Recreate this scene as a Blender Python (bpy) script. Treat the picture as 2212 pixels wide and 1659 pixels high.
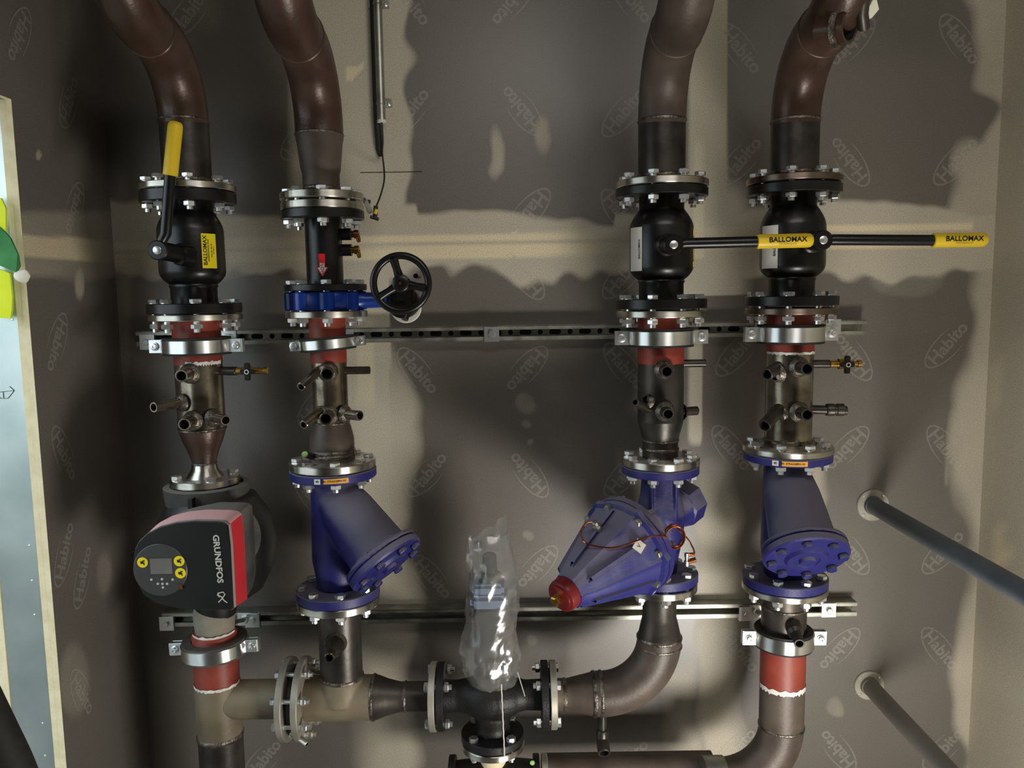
import bpy, bmesh, math, random
from mathutils import Vector, Matrix, noise
random.seed(7)
for o in list(bpy.data.objects): bpy.data.objects.remove(o)
S = bpy.context.scene
COL = S.collection
R_ = math.radians

# ---------------------------------------------------------------- camera
W, H, FP = 2212.0, 1659.0, 1720.0
PITCH, ROLL, CAM = R_(6.4), R_(0.9), Vector((0, -2.25, 1.6))
cd = bpy.data.cameras.new('camera'); cam = bpy.data.objects.new('camera', cd); COL.objects.link(cam)
cd.sensor_width = 36.0; cd.lens = 36.0 * FP / W; cd.clip_start = .02
cam.location = CAM
cam.rotation_mode = 'XYZ'
# camera tilted down by PITCH and rolled by ROLL about its view axis
cam.matrix_world = Matrix.Translation(CAM) @ Matrix.Rotation(R_(90) - PITCH, 4, 'X') @ Matrix.Rotation(-ROLL, 4, 'Z')
S.camera = cam

# ---------------------------------------------------------------- exposure, daylight, lamps
vs = S.view_settings
vs.view_transform = 'Standard'; vs.look = 'None'; vs.gamma = 1; vs.use_curve_mapping = False
vs.exposure = -0.10
wd = bpy.data.worlds.new('world'); S.world = wd; wd.use_nodes = True
bg = wd.node_tree.nodes['Background']; bg.inputs[0].default_value = (.80, .92, 1.0, 1); bg.inputs[1].default_value = 2.6

def area(name, loc, target, sx, sy, power, color):
    d = bpy.data.lights.new(name, 'AREA'); d.shape = 'RECTANGLE'; d.size = sx; d.size_y = sy
    d.energy = power; d.color = color
    o = bpy.data.objects.new(name, d); COL.objects.link(o); o.location = loc
    o.rotation_euler = (Vector(target) - Vector(loc)).to_track_quat('-Z', 'Y').to_euler()
    return o
# site work lamp standing on the floor right of the camera, and a weak ceiling batten behind it
area('work_lamp', (.78, -1.45, .16), (.05, 0, 1.30), .52, .32, 25, (1, .955, .88))
area('ceiling_batten', (.45, -1.75, 2.68), (.35, -.2, .9), 1.3, .35, 10, (1, .965, .92))

# ---------------------------------------------------------------- pixel <-> space helpers (distances of the real planes are given)
def ray(px, py):
    u = (px - W / 2) / FP; v = -(py - H / 2) / FP
    c, s = math.cos(ROLL), math.sin(ROLL)
    u, v = u * c + v * s, -u * s + v * c
    cp, sp = math.cos(PITCH), math.sin(PITCH)
    return Vector((u, cp + v * sp, v * cp - sp))
def P(px, py, y):
    d = ray(px, py); return CAM + d * ((y - CAM.y) / d.y)
def PX(px, py, x):
    d = ray(px, py); return CAM + d * ((x - CAM.x) / d.x)
def proj(p):
    q = Vector(p) - CAM
    cp, sp = math.cos(PITCH), math.sin(PITCH)
    f = q.y * cp - q.z * sp; v = (q.y * sp + q.z * cp) / f; u = q.x / f
    c, s = math.cos(ROLL), math.sin(ROLL)
    u, v = u * c - v * s, u * s + v * c
    return W / 2 + u * FP, H / 2 - v * FP
def Z(X, Y, py):                       # height at which the point (X, Y) shows on picture line py
    lo, hi = -1.0, 3.5
    for _ in range(50):
        m = (lo + hi) / 2
        if proj((X, Y, m))[1] > py: lo = m
        else: hi = m
    return (lo + hi) / 2

# ---------------------------------------------------------------- materials
def newmat(name):
    m = bpy.data.materials.new(name); m.use_nodes = True
    nt = m.node_tree; b = nt.nodes['Principled BSDF']; return m, nt, b
def N(nt, t, **kw):
    n = nt.nodes.new(t)
    for k, v in kw.items(): setattr(n, k, v)
    return n
def lin(c):
    return tuple(((x / 255) / 12.92 if x <= 10 else (((x / 255) + .055) / 1.055) ** 2.4) for x in c) + (1,)
def mat(name, c1, c2=None, rough=.5, metal=0., scale=12, detail=6, rvar=.0, bump=0., bscale=60, spec=.5, coat=0., stretch=(1, 1, 1), lo=.35, hi=.65, aniso=None, dust=None):
    m, nt, b = newmat(name)
    tc = N(nt, 'ShaderNodeTexCoord'); mp = N(nt, 'ShaderNodeMapping'); mp.inputs['Scale'].default_value = stretch
    nt.links.new(tc.outputs['Object'], mp.inputs[0])
    nz = N(nt, 'ShaderNodeTexNoise'); nz.inputs['Scale'].default_value = scale; nz.inputs['Detail'].default_value = detail
    nt.links.new(mp.outputs[0], nz.inputs['Vector'])
    cr = N(nt, 'ShaderNodeValToRGB'); cr.color_ramp.elements[0].position = lo; cr.color_ramp.elements[1].position = hi
    cr.color_ramp.elements[0].color = lin(c1); cr.color_ramp.elements[1].color = lin(c2 or c1)
    nt.links.new(nz.outputs['Fac'], cr.inputs[0]); nt.links.new(cr.outputs[0], b.inputs['Base Color'])
    b.inputs['Metallic'].default_value = metal; b.inputs['Specular IOR Level'].default_value = spec
    b.inputs['Roughness'].default_value = rough
    if aniso:
        b.inputs['Anisotropic'].default_value = .9; b.inputs['Anisotropic Rotation'].default_value = .25
        tg = N(nt, 'ShaderNodeTangent'); tg.direction_type = 'RADIAL'; tg.axis = aniso; nt.links.new(tg.outputs[0], b.inputs['Tangent'])
    if dust:                                   # settled building dust on upward faces
        dc, amt, d0, d1 = dust
        ge = N(nt, 'ShaderNodeNewGeometry'); sx = N(nt, 'ShaderNodeSeparateXYZ'); nt.links.new(ge.outputs['Normal'], sx.inputs[0])
        dn = N(nt, 'ShaderNodeTexNoise'); dn.inputs['Scale'].default_value = 14; dn.inputs['Detail'].default_value = 6; nt.links.new(tc.outputs['Object'], dn.inputs['Vector'])
        ad = N(nt, 'ShaderNodeMath', operation='MULTIPLY_ADD'); nt.links.new(dn.outputs['Fac'], ad.inputs[0]); ad.inputs[1].default_value = .7; nt.links.new(sx.outputs['Z'], ad.inputs[2])
        dr = N(nt, 'ShaderNodeMapRange', interpolation_type='SMOOTHSTEP'); dr.inputs['From Min'].default_value = d0 + .35; dr.inputs['From Max'].default_value = d1 + .35; dr.inputs['To Max'].default_value = amt
        nt.links.new(ad.outputs[0], dr.inputs['Value'])
        mx = N(nt, 'ShaderNodeMix', data_type='RGBA'); nt.links.new(dr.outputs[0], mx.inputs[0]); nt.links.new(cr.outputs[0], mx.inputs[6]); mx.inputs[7].default_value = lin(dc)
        nt.links.new(mx.outputs[2], b.inputs['Base Color'])
        m2 = N(nt, 'ShaderNodeMath', operation='MULTIPLY_ADD'); nt.links.new(dr.outputs[0], m2.inputs[0]); m2.inputs[1].default_value = .9 - rough; m2.inputs[2].default_value = rough; rvar = 0
        nt.links.new(m2.outputs[0], b.inputs['Roughness'])
    if coat: b.inputs['Coat Weight'].default_value = coat; b.inputs['Coat Roughness'].default_value = .15
    if rvar:
        mr = N(nt, 'ShaderNodeMapRange'); mr.inputs['To Min'].default_value = max(.03, rough - rvar); mr.inputs['To Max'].default_value = min(1, rough + rvar)
        nt.links.new(nz.outputs['Fac'], mr.inputs['Value']); nt.links.new(mr.outputs[0], b.inputs['Roughness'])
    if bump:
        n2 = N(nt, 'ShaderNodeTexNoise'); n2.inputs['Scale'].default_value = bscale; n2.inputs['Detail'].default_value = 4
        nt.links.new(mp.outputs[0], n2.inputs['Vector'])
        bp = N(nt, 'ShaderNodeBump'); bp.inputs['Strength'].default_value = bump; bp.inputs['Distance'].default_value = .002
        nt.links.new(n2.outputs['Fac'], bp.inputs['Height']); nt.links.new(bp.outputs[0], b.inputs['Normal'])
    return m
M = {}
M['brown_pipe'] = mat('oxidised_brown_steel', (72, 61, 54), (100, 88, 79), rough=.5, metal=.15, scale=9, rvar=.12, bump=.25, bscale=120)
M['rust_pipe'] = mat('rusty_brown_steel', (66, 47, 38), (92, 70, 58), rough=.36, metal=.2, scale=8, rvar=.12, bump=.3, bscale=100)
M['dark_pipe'] = mat('dark_mill_scale_steel', (52, 50, 48), (84, 78, 72), rough=.38, metal=.6, scale=10, rvar=.1, bump=.2)
M['bare_steel'] = mat('bare_ground_steel', (110, 102, 88), (172, 162, 146), rough=.23, metal=.9, scale=14, rvar=.12, bump=.3, bscale=50)
M['tan_pipe'] = mat('tan_brown_steel', (104, 92, 74), (138, 126, 104), rough=.52, metal=.15, scale=7, rvar=.1, bump=.25, bscale=80)
M['weld'] = mat('weld_bead', (70, 66, 62), (140, 132, 120), rough=.35, metal=.8, scale=60, bump=.8, bscale=200)
M['machined'] = mat('machined_steel', (200, 196, 186), (226, 222, 212), rough=.34, metal=1., scale=8, rvar=.05, bump=.03, bscale=200, stretch=(1, 1, 12), aniso='Z')
M['machined_x'] = mat('machined_steel_rim', (190, 186, 172), (214, 210, 196), rough=.5, metal=.8, scale=8, rvar=.05)
M['dull_machined'] = mat('dull_machined_steel', (118, 104, 94), (160, 146, 132), rough=.42, metal=1., scale=10, rvar=.05, aniso='Z')
M['zinc'] = mat('zinc_plated_steel', (222, 226, 226), (244, 246, 244), rough=.36, metal=1., scale=9, rvar=.05)
M['zinc_band'] = mat('rolled_zinc_band', (226, 230, 230), (246, 248, 246), rough=.32, metal=1., scale=9, rvar=.05, aniso='Z')
M['bolt'] = mat('zinc_bolt', (232, 234, 234), (246, 247, 246), rough=.34, metal=.95, scale=30)
M['galv'] = mat('galvanised_strut', (160, 160, 150), (196, 196, 184), rough=.40, metal=.9, scale=22, rvar=.08)
M['black'] = mat('black_gloss_paint', (13, 13, 14), (19, 18, 19), rough=.33, scale=20, bump=.12, bscale=90, spec=.5)
M['black_iron'] = mat('black_cast_iron', (19, 19, 20), (28, 27, 26), rough=.5, scale=30, bump=.5, bscale=220)
M['rubber'] = mat('black_rubber', (22, 21, 20), (34, 32, 30), rough=.7, scale=40)
M['grey_rubber'] = mat('dusty_rubber', (92, 84, 76), (70, 64, 58), rough=.85, scale=25)
M['primer'] = mat('red_oxide_primer', (128, 48, 36), (146, 62, 46), rough=.5, scale=14, rvar=.08, bump=.2)
M['white_tape'] = mat('white_brush_mark', (205, 200, 192), (235, 232, 226), rough=.7, scale=40)
M['blue'] = mat('blue_valve_enamel', (30, 30, 96), (38, 37, 108), rough=.45, scale=6, bump=.22, bscale=260, dust=((124, 120, 130), .75, -.05, .6))
M['blue_bright'] = mat('bright_blue_enamel', (18, 48, 130), (24, 60, 150), rough=.28, scale=10, bump=.1)
M['blue_dust'] = mat('dusty_blue_enamel', (36, 38, 112), (84, 84, 128), rough=.5, scale=7, bump=.22, bscale=260, lo=.5, hi=.85, dust=((132, 128, 140), .7, -.05, .9))
M['yellow'] = mat('yellow_vinyl', (226, 190, 30), (238, 204, 44), rough=.4, scale=10)
M['label_yellow'] = mat('yellow_sticker', (236, 214, 26), (240, 220, 34), rough=.4)
M['orange'] = mat('orange_sticker', (228, 160, 50), (236, 172, 60), rough=.45, scale=40)
M['white'] = mat('white_sticker', (206, 204, 194), (222, 220, 212), rough=.5)
M['print'] = mat('black_print', (24, 22, 20), rough=.6)
M['silver_print'] = mat('silver_print', (190, 190, 186), rough=.4)
M['red'] = mat('red_sticker', (206, 32, 34), rough=.4)
M['red_plastic'] = mat('pump_red_plastic', (186, 40, 46), (196, 48, 54), rough=.42, scale=8, dust=((226, 178, 178), .95, .12, .5))  # pale pink upward faces: dust plus light from above, put into the colour
M['pump_black'] = mat('pump_black_plastic', (15, 15, 16), (22, 21, 21), rough=.45, scale=9, dust=((92, 88, 84), .5, .3, .9))
M['pump_grey'] = mat('dusty_pump_casting', (44, 43, 42), (78, 76, 72), rough=.75, scale=9, bump=.3, bscale=160, dust=((128, 124, 116), .8, .0, .8))
M['panel_grey'] = mat('control_panel_plastic', (58, 58, 58), (64, 64, 63), rough=.4)
M['screen'] = mat('blank_screen', (104, 102, 98), (116, 114, 110), rough=.3)
M['grey_edge'] = mat('grey_trim_plastic', (150, 148, 146), rough=.45)
M['brass'] = mat('brass', (168, 130, 62), (196, 158, 84), rough=.3, metal=1., scale=20)
M['bronze'] = mat('reddish_bronze', (140, 84, 50), (170, 108, 66), rough=.35, metal=1., scale=20)
M['copper'] = mat('copper_tube', (190, 104, 66), (216, 130, 88), rough=.25, metal=1., scale=30)
M['red_cap'] = mat('dark_red_cap', (104, 18, 22), (118, 28, 32), rough=.35, scale=14)
M['grey_tape'] = mat('grey_tape_wrap', (128, 122, 108), (146, 140, 124), rough=.7, scale=20)
M['cable'] = mat('black_cable', (28, 27, 26), rough=.5)
M['dark_hole'] = mat('dark_bore', (12, 11, 10), rough=.8)
M['grey_pipe'] = mat('blue_grey_insulated_pipe', (84, 90, 96), (96, 102, 106), rough=.6, scale=12)
M['escutcheon'] = mat('flat_steel_wall_flange', (150, 146, 134), (180, 176, 164), rough=.5, metal=.5, scale=14)
M['string'] = mat('white_string', (214, 210, 198), rough=.8)
M['gypsum'] = mat('gypsum_core', (226, 212, 172), (238, 226, 190), rough=.9, scale=40, bump=.4, bscale=160)
M['stud'] = mat('galvanised_stud', (172, 184, 184), (196, 206, 204), rough=.32, metal=.85, scale=5, rvar=.08)
M['act_blue'] = mat('pale_blue_plastic', (120, 136, 168), (136, 150, 178), rough=.45)
M['act_dark'] = mat('dark_actuator_body', (40, 38, 38), (52, 48, 46), rough=.45)
M['hivis'] = mat('hivis_yellow_cloth', (226, 240, 40), (236, 246, 60), rough=.8, scale=20)
M['green_cloth'] = mat('green_cloth', (46, 120, 62), (72, 146, 84), rough=.8, scale=20)
M['white_crumple'] = mat('white_crumpled_surface', (236, 234, 214), (250, 248, 232), rough=.85, scale=20, bump=.5)
M['green_cap'] = mat('light_green_plastic', (150, 196, 110), rough=.4)
M['floor'] = mat('concrete_floor', (104, 100, 94), (128, 124, 116), rough=.75, scale=4, bump=.3)
M['ceil'] = mat('ceiling_board', (120, 116, 108), (134, 130, 120), rough=.85, scale=3)
M['leaf'] = mat('hedge_leaf', (60, 96, 34), (128, 160, 62), rough=.6, scale=3)
M['grass'] = mat('grass', (84, 120, 50), (120, 150, 70), rough=.9, scale=6)

# wall board: grey board face, printed logos, jointing compound, paper tape; two mask attributes say where compound and tape lie
def wallmat(name, base1, base2, logo=False):
    m, nt, b = newmat(name)
    tc = N(nt, 'ShaderNodeTexCoord')
    def mixc(f, a, c):
        mx = N(nt, 'ShaderNodeMix', data_type='RGBA')
        for s, v in ((0, f), (6, a), (7, c)):
            if hasattr(v, 'links'): nt.links.new(v, mx.inputs[s])
            else: mx.inputs[s].default_value = v
        return mx.outputs[2]
    nz = N(nt, 'ShaderNodeTexNoise'); nz.inputs['Scale'].default_value = 3; nz.inputs['Detail'].default_value = 8
    nt.links.new(tc.outputs['Object'], nz.inputs['Vector'])
    nf = N(nt, 'ShaderNodeTexNoise'); nf.inputs['Scale'].default_value = 420; nf.inputs['Detail'].default_value = 2
    nt.links.new(tc.outputs['Object'], nf.inputs['Vector'])
    def attr(n):
        a = N(nt, 'ShaderNodeAttribute'); a.attribute_name = n; return a.outputs['Fac']
    board = mixc(nz.outputs['Fac'], lin(base1), lin(base2))
    ny = N(nt, 'ShaderNodeMath', operation='MULTIPLY_ADD'); nt.links.new(nz.outputs['Fac'], ny.inputs[0]); ny.inputs[1].default_value = .5; ny.inputs[2].default_value = -.25
    ad = N(nt, 'ShaderNodeMath', operation='ADD'); nt.links.new(attr('compound'), ad.inputs[0]); nt.links.new(ny.outputs[0], ad.inputs[1])
    # no compound where the mask is zero
    ml = N(nt, 'ShaderNodeMath', operation='MULTIPLY'); nt.links.new(ad.outputs[0], ml.inputs[0])
    mr0 = N(nt, 'ShaderNodeMapRange'); nt.links.new(attr('compound'), mr0.inputs['Value']); mr0.inputs['From Max'].default_value = .3
    nt.links.new(mr0.outputs[0], ml.inputs[1])
    mr = N(nt, 'ShaderNodeMapRange', interpolation_type='SMOOTHSTEP'); mr.inputs['From Min'].default_value = .1; mr.inputs['From Max'].default_value = .85
    nt.links.new(ml.outputs[0], mr.inputs['Value'])
    c = mixc(mr.outputs[0], board, lin((190, 181, 162)))
    c = mixc(attr('tape'), c, lin((238, 222, 182)))
    gr = N(nt, 'ShaderNodeMix', data_type='RGBA', blend_type='MULTIPLY'); gr.inputs[0].default_value = 1
    rp = N(nt, 'ShaderNodeMapRange'); rp.inputs['From Min'].default_value = .3; rp.inputs['From Max'].default_value = .7; rp.inputs['To Min'].default_value = .72; rp.inputs['To Max'].default_value = 1.28
    nt.links.new(nf.outputs['Fac'], rp.inputs['Value'])
    nt.links.new(c, gr.inputs[6]); nt.links.new(rp.outputs[0], gr.inputs[7])
    nt.links.new(gr.outputs[2], b.inputs['Base Color'])
    b.inputs['Roughness'].default_value = .42; b.inputs['Specular IOR Level'].default_value = .75
    r = N(nt, 'ShaderNodeMapRange'); r.inputs['To Min'].default_value = .38; r.inputs['To Max'].default_value = .6
    nt.links.new(mr.outputs[0], r.inputs['Value']); nt.links.new(r.outputs[0], b.inputs['Roughness'])
    bp = N(nt, 'ShaderNodeBump'); bp.inputs['Strength'].default_value = .08; bp.inputs['Distance'].default_value = .002
    nt.links.new(nf.outputs['Fac'], bp.inputs['Height']); nt.links.new(bp.outputs[0], b.inputs['Normal'])
    return m
M['wall'] = wallmat('grey_wallboard', (101, 96, 89), (114, 108, 100))
M['logo'] = wallmat('wallboard_print', (128, 124, 116), (138, 134, 125))

def plastic_film():
    m, nt, b = newmat('clear_plastic_film')
    nt.nodes.remove(b); out = nt.nodes['Material Output']
    tr = N(nt, 'ShaderNodeBsdfTransparent'); tr.inputs[0].default_value = (.93, .93, .92, 1)
    gl = N(nt, 'ShaderNodeBsdfGlossy'); gl.inputs['Roughness'].default_value = .2
    df = N(nt, 'ShaderNodeBsdfDiffuse'); df.inputs[0].default_value = (.75, .75, .72, 1)
    tc = N(nt, 'ShaderNodeTexCoord')
    nz = N(nt, 'ShaderNodeTexNoise'); nz.inputs['Scale'].default_value = 9; nz.inputs['Detail'].default_value = 2; nz.inputs['Distortion'].default_value = 1.2
    vo = N(nt, 'ShaderNodeTexVoronoi'); vo.inputs['Scale'].default_value = 9; vo.feature = 'F1'
    nt.links.new(tc.outputs['Object'], nz.inputs['Vector']); nt.links.new(tc.outputs['Object'], vo.inputs['Vector'])
    ad = N(nt, 'ShaderNodeMath', operation='ADD'); nt.links.new(nz.outputs['Fac'], ad.inputs[0]); nt.links.new(vo.outputs['Distance'], ad.inputs[1])
    bp = N(nt, 'ShaderNodeBump'); bp.inputs['Strength'].default_value = .7; bp.inputs['Distance'].default_value = .012
    nt.links.new(ad.outputs[0], bp.inputs['Height']); nt.links.new(bp.outputs[0], gl.inputs['Normal']); nt.links.new(bp.outputs[0], df.inputs['Normal'])
    fr = N(nt, 'ShaderNodeLayerWeight'); fr.inputs['Blend'].default_value = .35; nt.links.new(bp.outputs[0], fr.inputs['Normal'])
    mr = N(nt, 'ShaderNodeMapRange'); mr.inputs['To Min'].default_value = .08; mr.inputs['To Max'].default_value = .40
    nt.links.new(fr.outputs['Facing'], mr.inputs['Value'])
    m1 = N(nt, 'ShaderNodeMixShader'); m1.inputs[0].default_value = .13
    nt.links.new(tr.outputs[0], m1.inputs[1]); nt.links.new(df.outputs[0], m1.inputs[2])
    m2 = N(nt, 'ShaderNodeMixShader'); nt.links.new(mr.outputs[0], m2.inputs[0]); nt.links.new(m1.outputs[0], m2.inputs[1]); nt.links.new(gl.outputs[0], m2.inputs[2])
    nt.links.new(m2.outputs[0], out.inputs['Surface'])
    return m
M['film'] = plastic_film()

# ---------------------------------------------------------------- mesh building
def frame(axis):
    a = Vector(axis).normalized()
    h = Vector((0, 0, 1)) if abs(a.z) < .9 else Vector((1, 0, 0))
    u = h.cross(a).normalized(); v = a.cross(u); return a, u, v
class MB:
    def __init__(s): s.v = []; s.f = []; s.m = []; s.mats = []
    def mi(s, m):
        m = M[m] if isinstance(m, str) else m
        if m not in s.mats: s.mats.append(m)
        return s.mats.index(m)
    def face(s, idx, mi): s.f.append(tuple(idx)); s.m.append(mi)
    def lathe(s, prof, o=(0, 0, 0), axis=(0, 0, 1), m='machined', seg=40, cap=True, rad=None):
        """prof: list of (r, t) along the axis, starting anywhere; rad(angle, r, t) may modulate"""
        mi = s.mi(m); a, u, v = frame(axis); o = Vector(o); rings = []
        for r, t in prof:
            if r < 1e-6:
                s.v.append(o + a * t); rings.append([len(s.v) - 1]); continue
            ring = []
            for k in range(seg):
                th = 2 * math.pi * k / seg; rr = rad(th, r, t) if rad else r
                s.v.append(o + a * t + (u * math.cos(th) + v * math.sin(th)) * rr); ring.append(len(s.v) - 1)
            rings.append(ring)
        for A, B in zip(rings, rings[1:]):
            if len(A) == 1 and len(B) == 1: continue
            for k in range(seg):
                j = (k + 1) % seg
                if len(A) == 1: s.face((A[0], B[j], B[k])[::-1], mi)
                elif len(B) == 1: s.face((A[k], A[j], B[0]), mi)
                else: s.face((A[k], A[j], B[j], B[k]), mi)
        if cap:
            if len(rings[0]) > 1: s.face(rings[0][::-1], mi)
            if len(rings[-1]) > 1: s.face(rings[-1], mi)
        return s
    def tube(s, pts, r, m='machined', seg=20, cap=True):
        mi = s.mi(m); pts = [Vector(p) for p in pts]; n = len(pts)
        rs = r if isinstance(r, (list, tuple)) else [r] * n
        t0 = (pts[1] - pts[0]).normalized(); _, u, v = frame(t0); rings = []
        for i, p in enumerate(pts):
            t = (pts[min(i + 1, n - 1)] - pts[max(i - 1, 0)]).normalized()
            q = t0.rotation_difference(t); u = q @ u; v = q @ v; t0 = t
            ring = []
            for k in range(seg):
                th = 2 * math.pi * k / seg
                s.v.append(p + (u * math.cos(th) + v * math.sin(th)) * rs[i]); ring.append(len(s.v) - 1)
            rings.append(ring)
        for A, B in zip(rings, rings[1:]):
            for k in range(seg):
                j = (k + 1) % seg; s.face((A[k], A[j], B[j], B[k]), mi)
        if cap: s.face(rings[0][::-1], mi); s.face(rings[-1], mi)
        return s
    def box(s, c, size, m='machined', rot=None, ch=0.0):
        mi = s.mi(m); c = Vector(c); hx, hy, hz = [q / 2 for q in size]; base = len(s.v)
        rot = rot or Matrix.Identity(3)
        if ch <= 0:
            for z in (-hz, hz):
                for x, y in ((-hx, -hy), (hx, -hy), (hx, hy), (-hx, hy)): s.v.append(c + rot @ Vector((x, y, z)))
            for f in ((3, 2, 1, 0), (4, 5, 6, 7), (0, 1, 5, 4), (1, 2, 6, 5), (2, 3, 7, 6), (3, 0, 4, 7)): s.face([base + i for i in f], mi)
        else:
            bm = bmesh.new(); bmesh.ops.create_cube(bm, size=1)
            for v in bm.verts: v.co = Vector((v.co.x * size[0], v.co.y * size[1], v.co.z * size[2]))
            bmesh.ops.bevel(bm, geom=list(bm.edges), offset=ch, segments=2, affect='EDGES')
            bm.verts.index_update()
            for v in bm.verts: s.v.append(c + rot @ v.co)
            for f in bm.faces: s.face([base + v.index for v in f.verts], mi)
            bm.free()
        return s
    def prism(s, poly, o, u, v, d, m='machined'):
        """poly in (u, v) plane at o, extruded by vector d"""
        mi = s.mi(m); o, u, v, d = Vector(o), Vector(u), Vector(v), Vector(d); n = len(poly); b = len(s.v)
        for k in (0, 1):
            for x, y in poly: s.v.append(o + u * x + v * y + d * k)
        s.face([b + i for i in range(n)][::-1], mi); s.face([b + n + i for i in range(n)], mi)
        for i in range(n):
            j = (i + 1) % n; s.face((b + i, b + j, b + n + j, b + n + i), mi)
        return s
    def hexp(s, o, axis, r, h, m='bolt'):
        return s.lathe([(r * .9, 0), (r, h * .12), (r, h * .85), (r * .88, h)], o, axis, m, seg=6)
    def sphere(s, c, r, m, seg=20, sc=(1, 1, 1)):
        b = len(s.v); s.lathe([(0, -r)] + [(r * math.sin(math.pi * i / 10), -r * math.cos(math.pi * i / 10)) for i in range(1, 10)] + [(0, r)], (0, 0, 0), (0, 0, 1), m, seg, cap=False)
        c = Vector(c)
        for i in range(b, len(s.v)): s.v[i] = c + Vector((s.v[i].x * sc[0], s.v[i].y * sc[1], s.v[i].z * sc[2]))
        return s
    def text(s, body, o, u, v, size, m='print', bold=.0, align='CENTER', lift=.0006, w=1.0):
        mi = s.mi(m); vs_, fs = glyphs(body, bold, align); b = len(s.v)
        o, u, v = Vector(o), Vector(u).normalized(), Vector(v).normalized(); n = u.cross(v)
        for x, y in vs_: s.v.append(o + u * x * size * w + v * y * size + n * lift)
        for f in fs: s.face([b + i for i in f], mi)
        return s
    def mesh(s, name, loc=(0, 0, 0), ang=35, smooth=True):
        loc = Vector(loc); me = bpy.data.meshes.new(name)
        me.from_pydata([tuple(Vector(p) - loc) for p in s.v], [], s.f)
        for m in s.mats: me.materials.append(m)
        me.polygons.foreach_set('material_index', s.m)
        me.update()
        if smooth:
            me.polygons.foreach_set('use_smooth', [True] * len(me.polygons)); me.set_sharp_from_angle(angle=R_(ang))
        return me
_g = {}
def glyphs(body, bold, align):
    k = (body, bold, align)
    if k not in _g:
        c = bpy.data.curves.new('lettering', 'FONT'); c.body = body; c.size = 1; c.align_x = align; c.align_y = 'CENTER'; c.offset = bold; c.resolution_u = 3
        o = bpy.data.objects.new('lettering', c); COL.objects.link(o); bpy.context.view_layer.update()
        me = o.to_mesh(); vs_ = [(v.co.x, v.co.y) for v in me.vertices]; fs = [tuple(p.vertices) for p in me.polygons]
        o.to_mesh_clear(); bpy.data.objects.remove(o); bpy.data.curves.remove(c); _g[k] = (vs_, fs)
    return _g[k]

class Thing:
    def __init__(s, name, label, cat, loc, group=None):
        o = bpy.data.objects.new(name, None); COL.objects.link(o); o.location = loc; o.empty_display_size = .05
        o['label'] = label; o['category'] = cat
        if group: o['group'] = group
        s.o = o; s.loc = Vector(loc)
    def part(s, name, mb, parent=None, label=None, ang=35, cast=None):
        """a mesh of its own under this thing, or under one of its parts"""
        o = bpy.data.objects.new(name, mb.mesh(name, s.loc, ang)); COL.objects.link(o); o.parent = parent or s.o
        if label: o['label'] = label
        if cast:
            r = o.modifiers.new('fuse', 'REMESH'); r.mode = 'VOXEL'; r.voxel_size = cast; r.use_smooth_shade = True
            q = o.modifiers.new('fillet', 'SMOOTH'); q.factor = .6; q.iterations = 7
        return o
    def inst(s, name, me, mw, parent=None):
        o = bpy.data.objects.new(name, me); COL.objects.link(o); o.parent = parent or s.o
        o.matrix_local = Matrix.Translation(-s.loc) @ mw
        return o
def solo(name, mb, label, cat, loc, group=None, kind=None, ang=35):
    o = bpy.data.objects.new(name, mb.mesh(name, loc, ang)); COL.objects.link(o); o.location = loc
    o['label'] = label; o['category'] = cat
    if group: o['group'] = group
    if kind: o['kind'] = kind
    return o
def struct(name, mb, ang=35):
    o = bpy.data.objects.new(name, mb.mesh(name, (0, 0, 0), ang)); COL.objects.link(o); o['kind'] = 'structure'; return o

_b = {}
def boltmesh(L, m='bolt', r=.0135):
    k = (round(L, 3), m, r)
    if k not in _b:
        b = MB(); b.lathe([(r * .95, 0), (r * .95, .0015)], (0, 0, L / 2), (0, 0, 1), m, 16)
        b.hexp((0, 0, L / 2 + .0015), (0, 0, 1), r, .009, m)
        b.lathe([(r * .56, -L / 2 - .02), (r * .56, L / 2)], (0, 0, 0), (0, 0, 1), m, 10)
        b.hexp((0, 0, -L / 2 - .012), (0, 0, 1), r, .012, m)
        _b[k] = b.mesh('bolt')
    return _b[k]
def bolts(T, c, axis, pcr, n, L, a0=0., m='bolt', parent=None, r=.0135, name='bolt'):
    """ring of bolts about c; axis points to the heads; L = clamped thickness"""
    a, u, v = frame(axis); c = Vector(c); me = boltmesh(L, m, r)
    q = Vector((0, 0, 1)).rotation_difference(a).to_matrix().to_4x4()
    for k in range(n):
        th = 2 * math.pi * (k + a0) / n
        p = c + (u * math.cos(th) + v * math.sin(th)) * pcr
        T.inst(name, me, Matrix.Translation(p) @ q @ Matrix.Rotation(random.uniform(0, 1), 4, 'Z'), parent)
def flange(R, z0, z1, X=0, Y=0, m='machined', mb=None, bore=.0, seg=64):
    mb = mb or MB(); c = .0018
    return mb.lathe([(R - c, z0), (R, z0 + c), (R, z1 - c), (R - c, z1)], (X, Y, 0), (0, 0, 1), m, seg)
def flangeX(R, x0, x1, Y, Zc, m='machined_x', mb=None):
    if m == 'dull_machined': m = 'machined_x'
    mb = mb or MB(); c = .0018
    return mb.lathe([(R - c, x0), (R, x0 + c), (R, x1 - c), (R - c, x1)], (0, Y, Zc), (1, 0, 0), m, 64)
def weldring(mb, r, z, X, Y, w=.004, m='weld'):
    return mb.lathe([(r - .001, z - w), (r + .0022, z - w * .4), (r + .0022, z + w * .4), (r - .001, z + w)], (X, Y, 0), (0, 0, 1), m, 40, cap=False)
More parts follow.
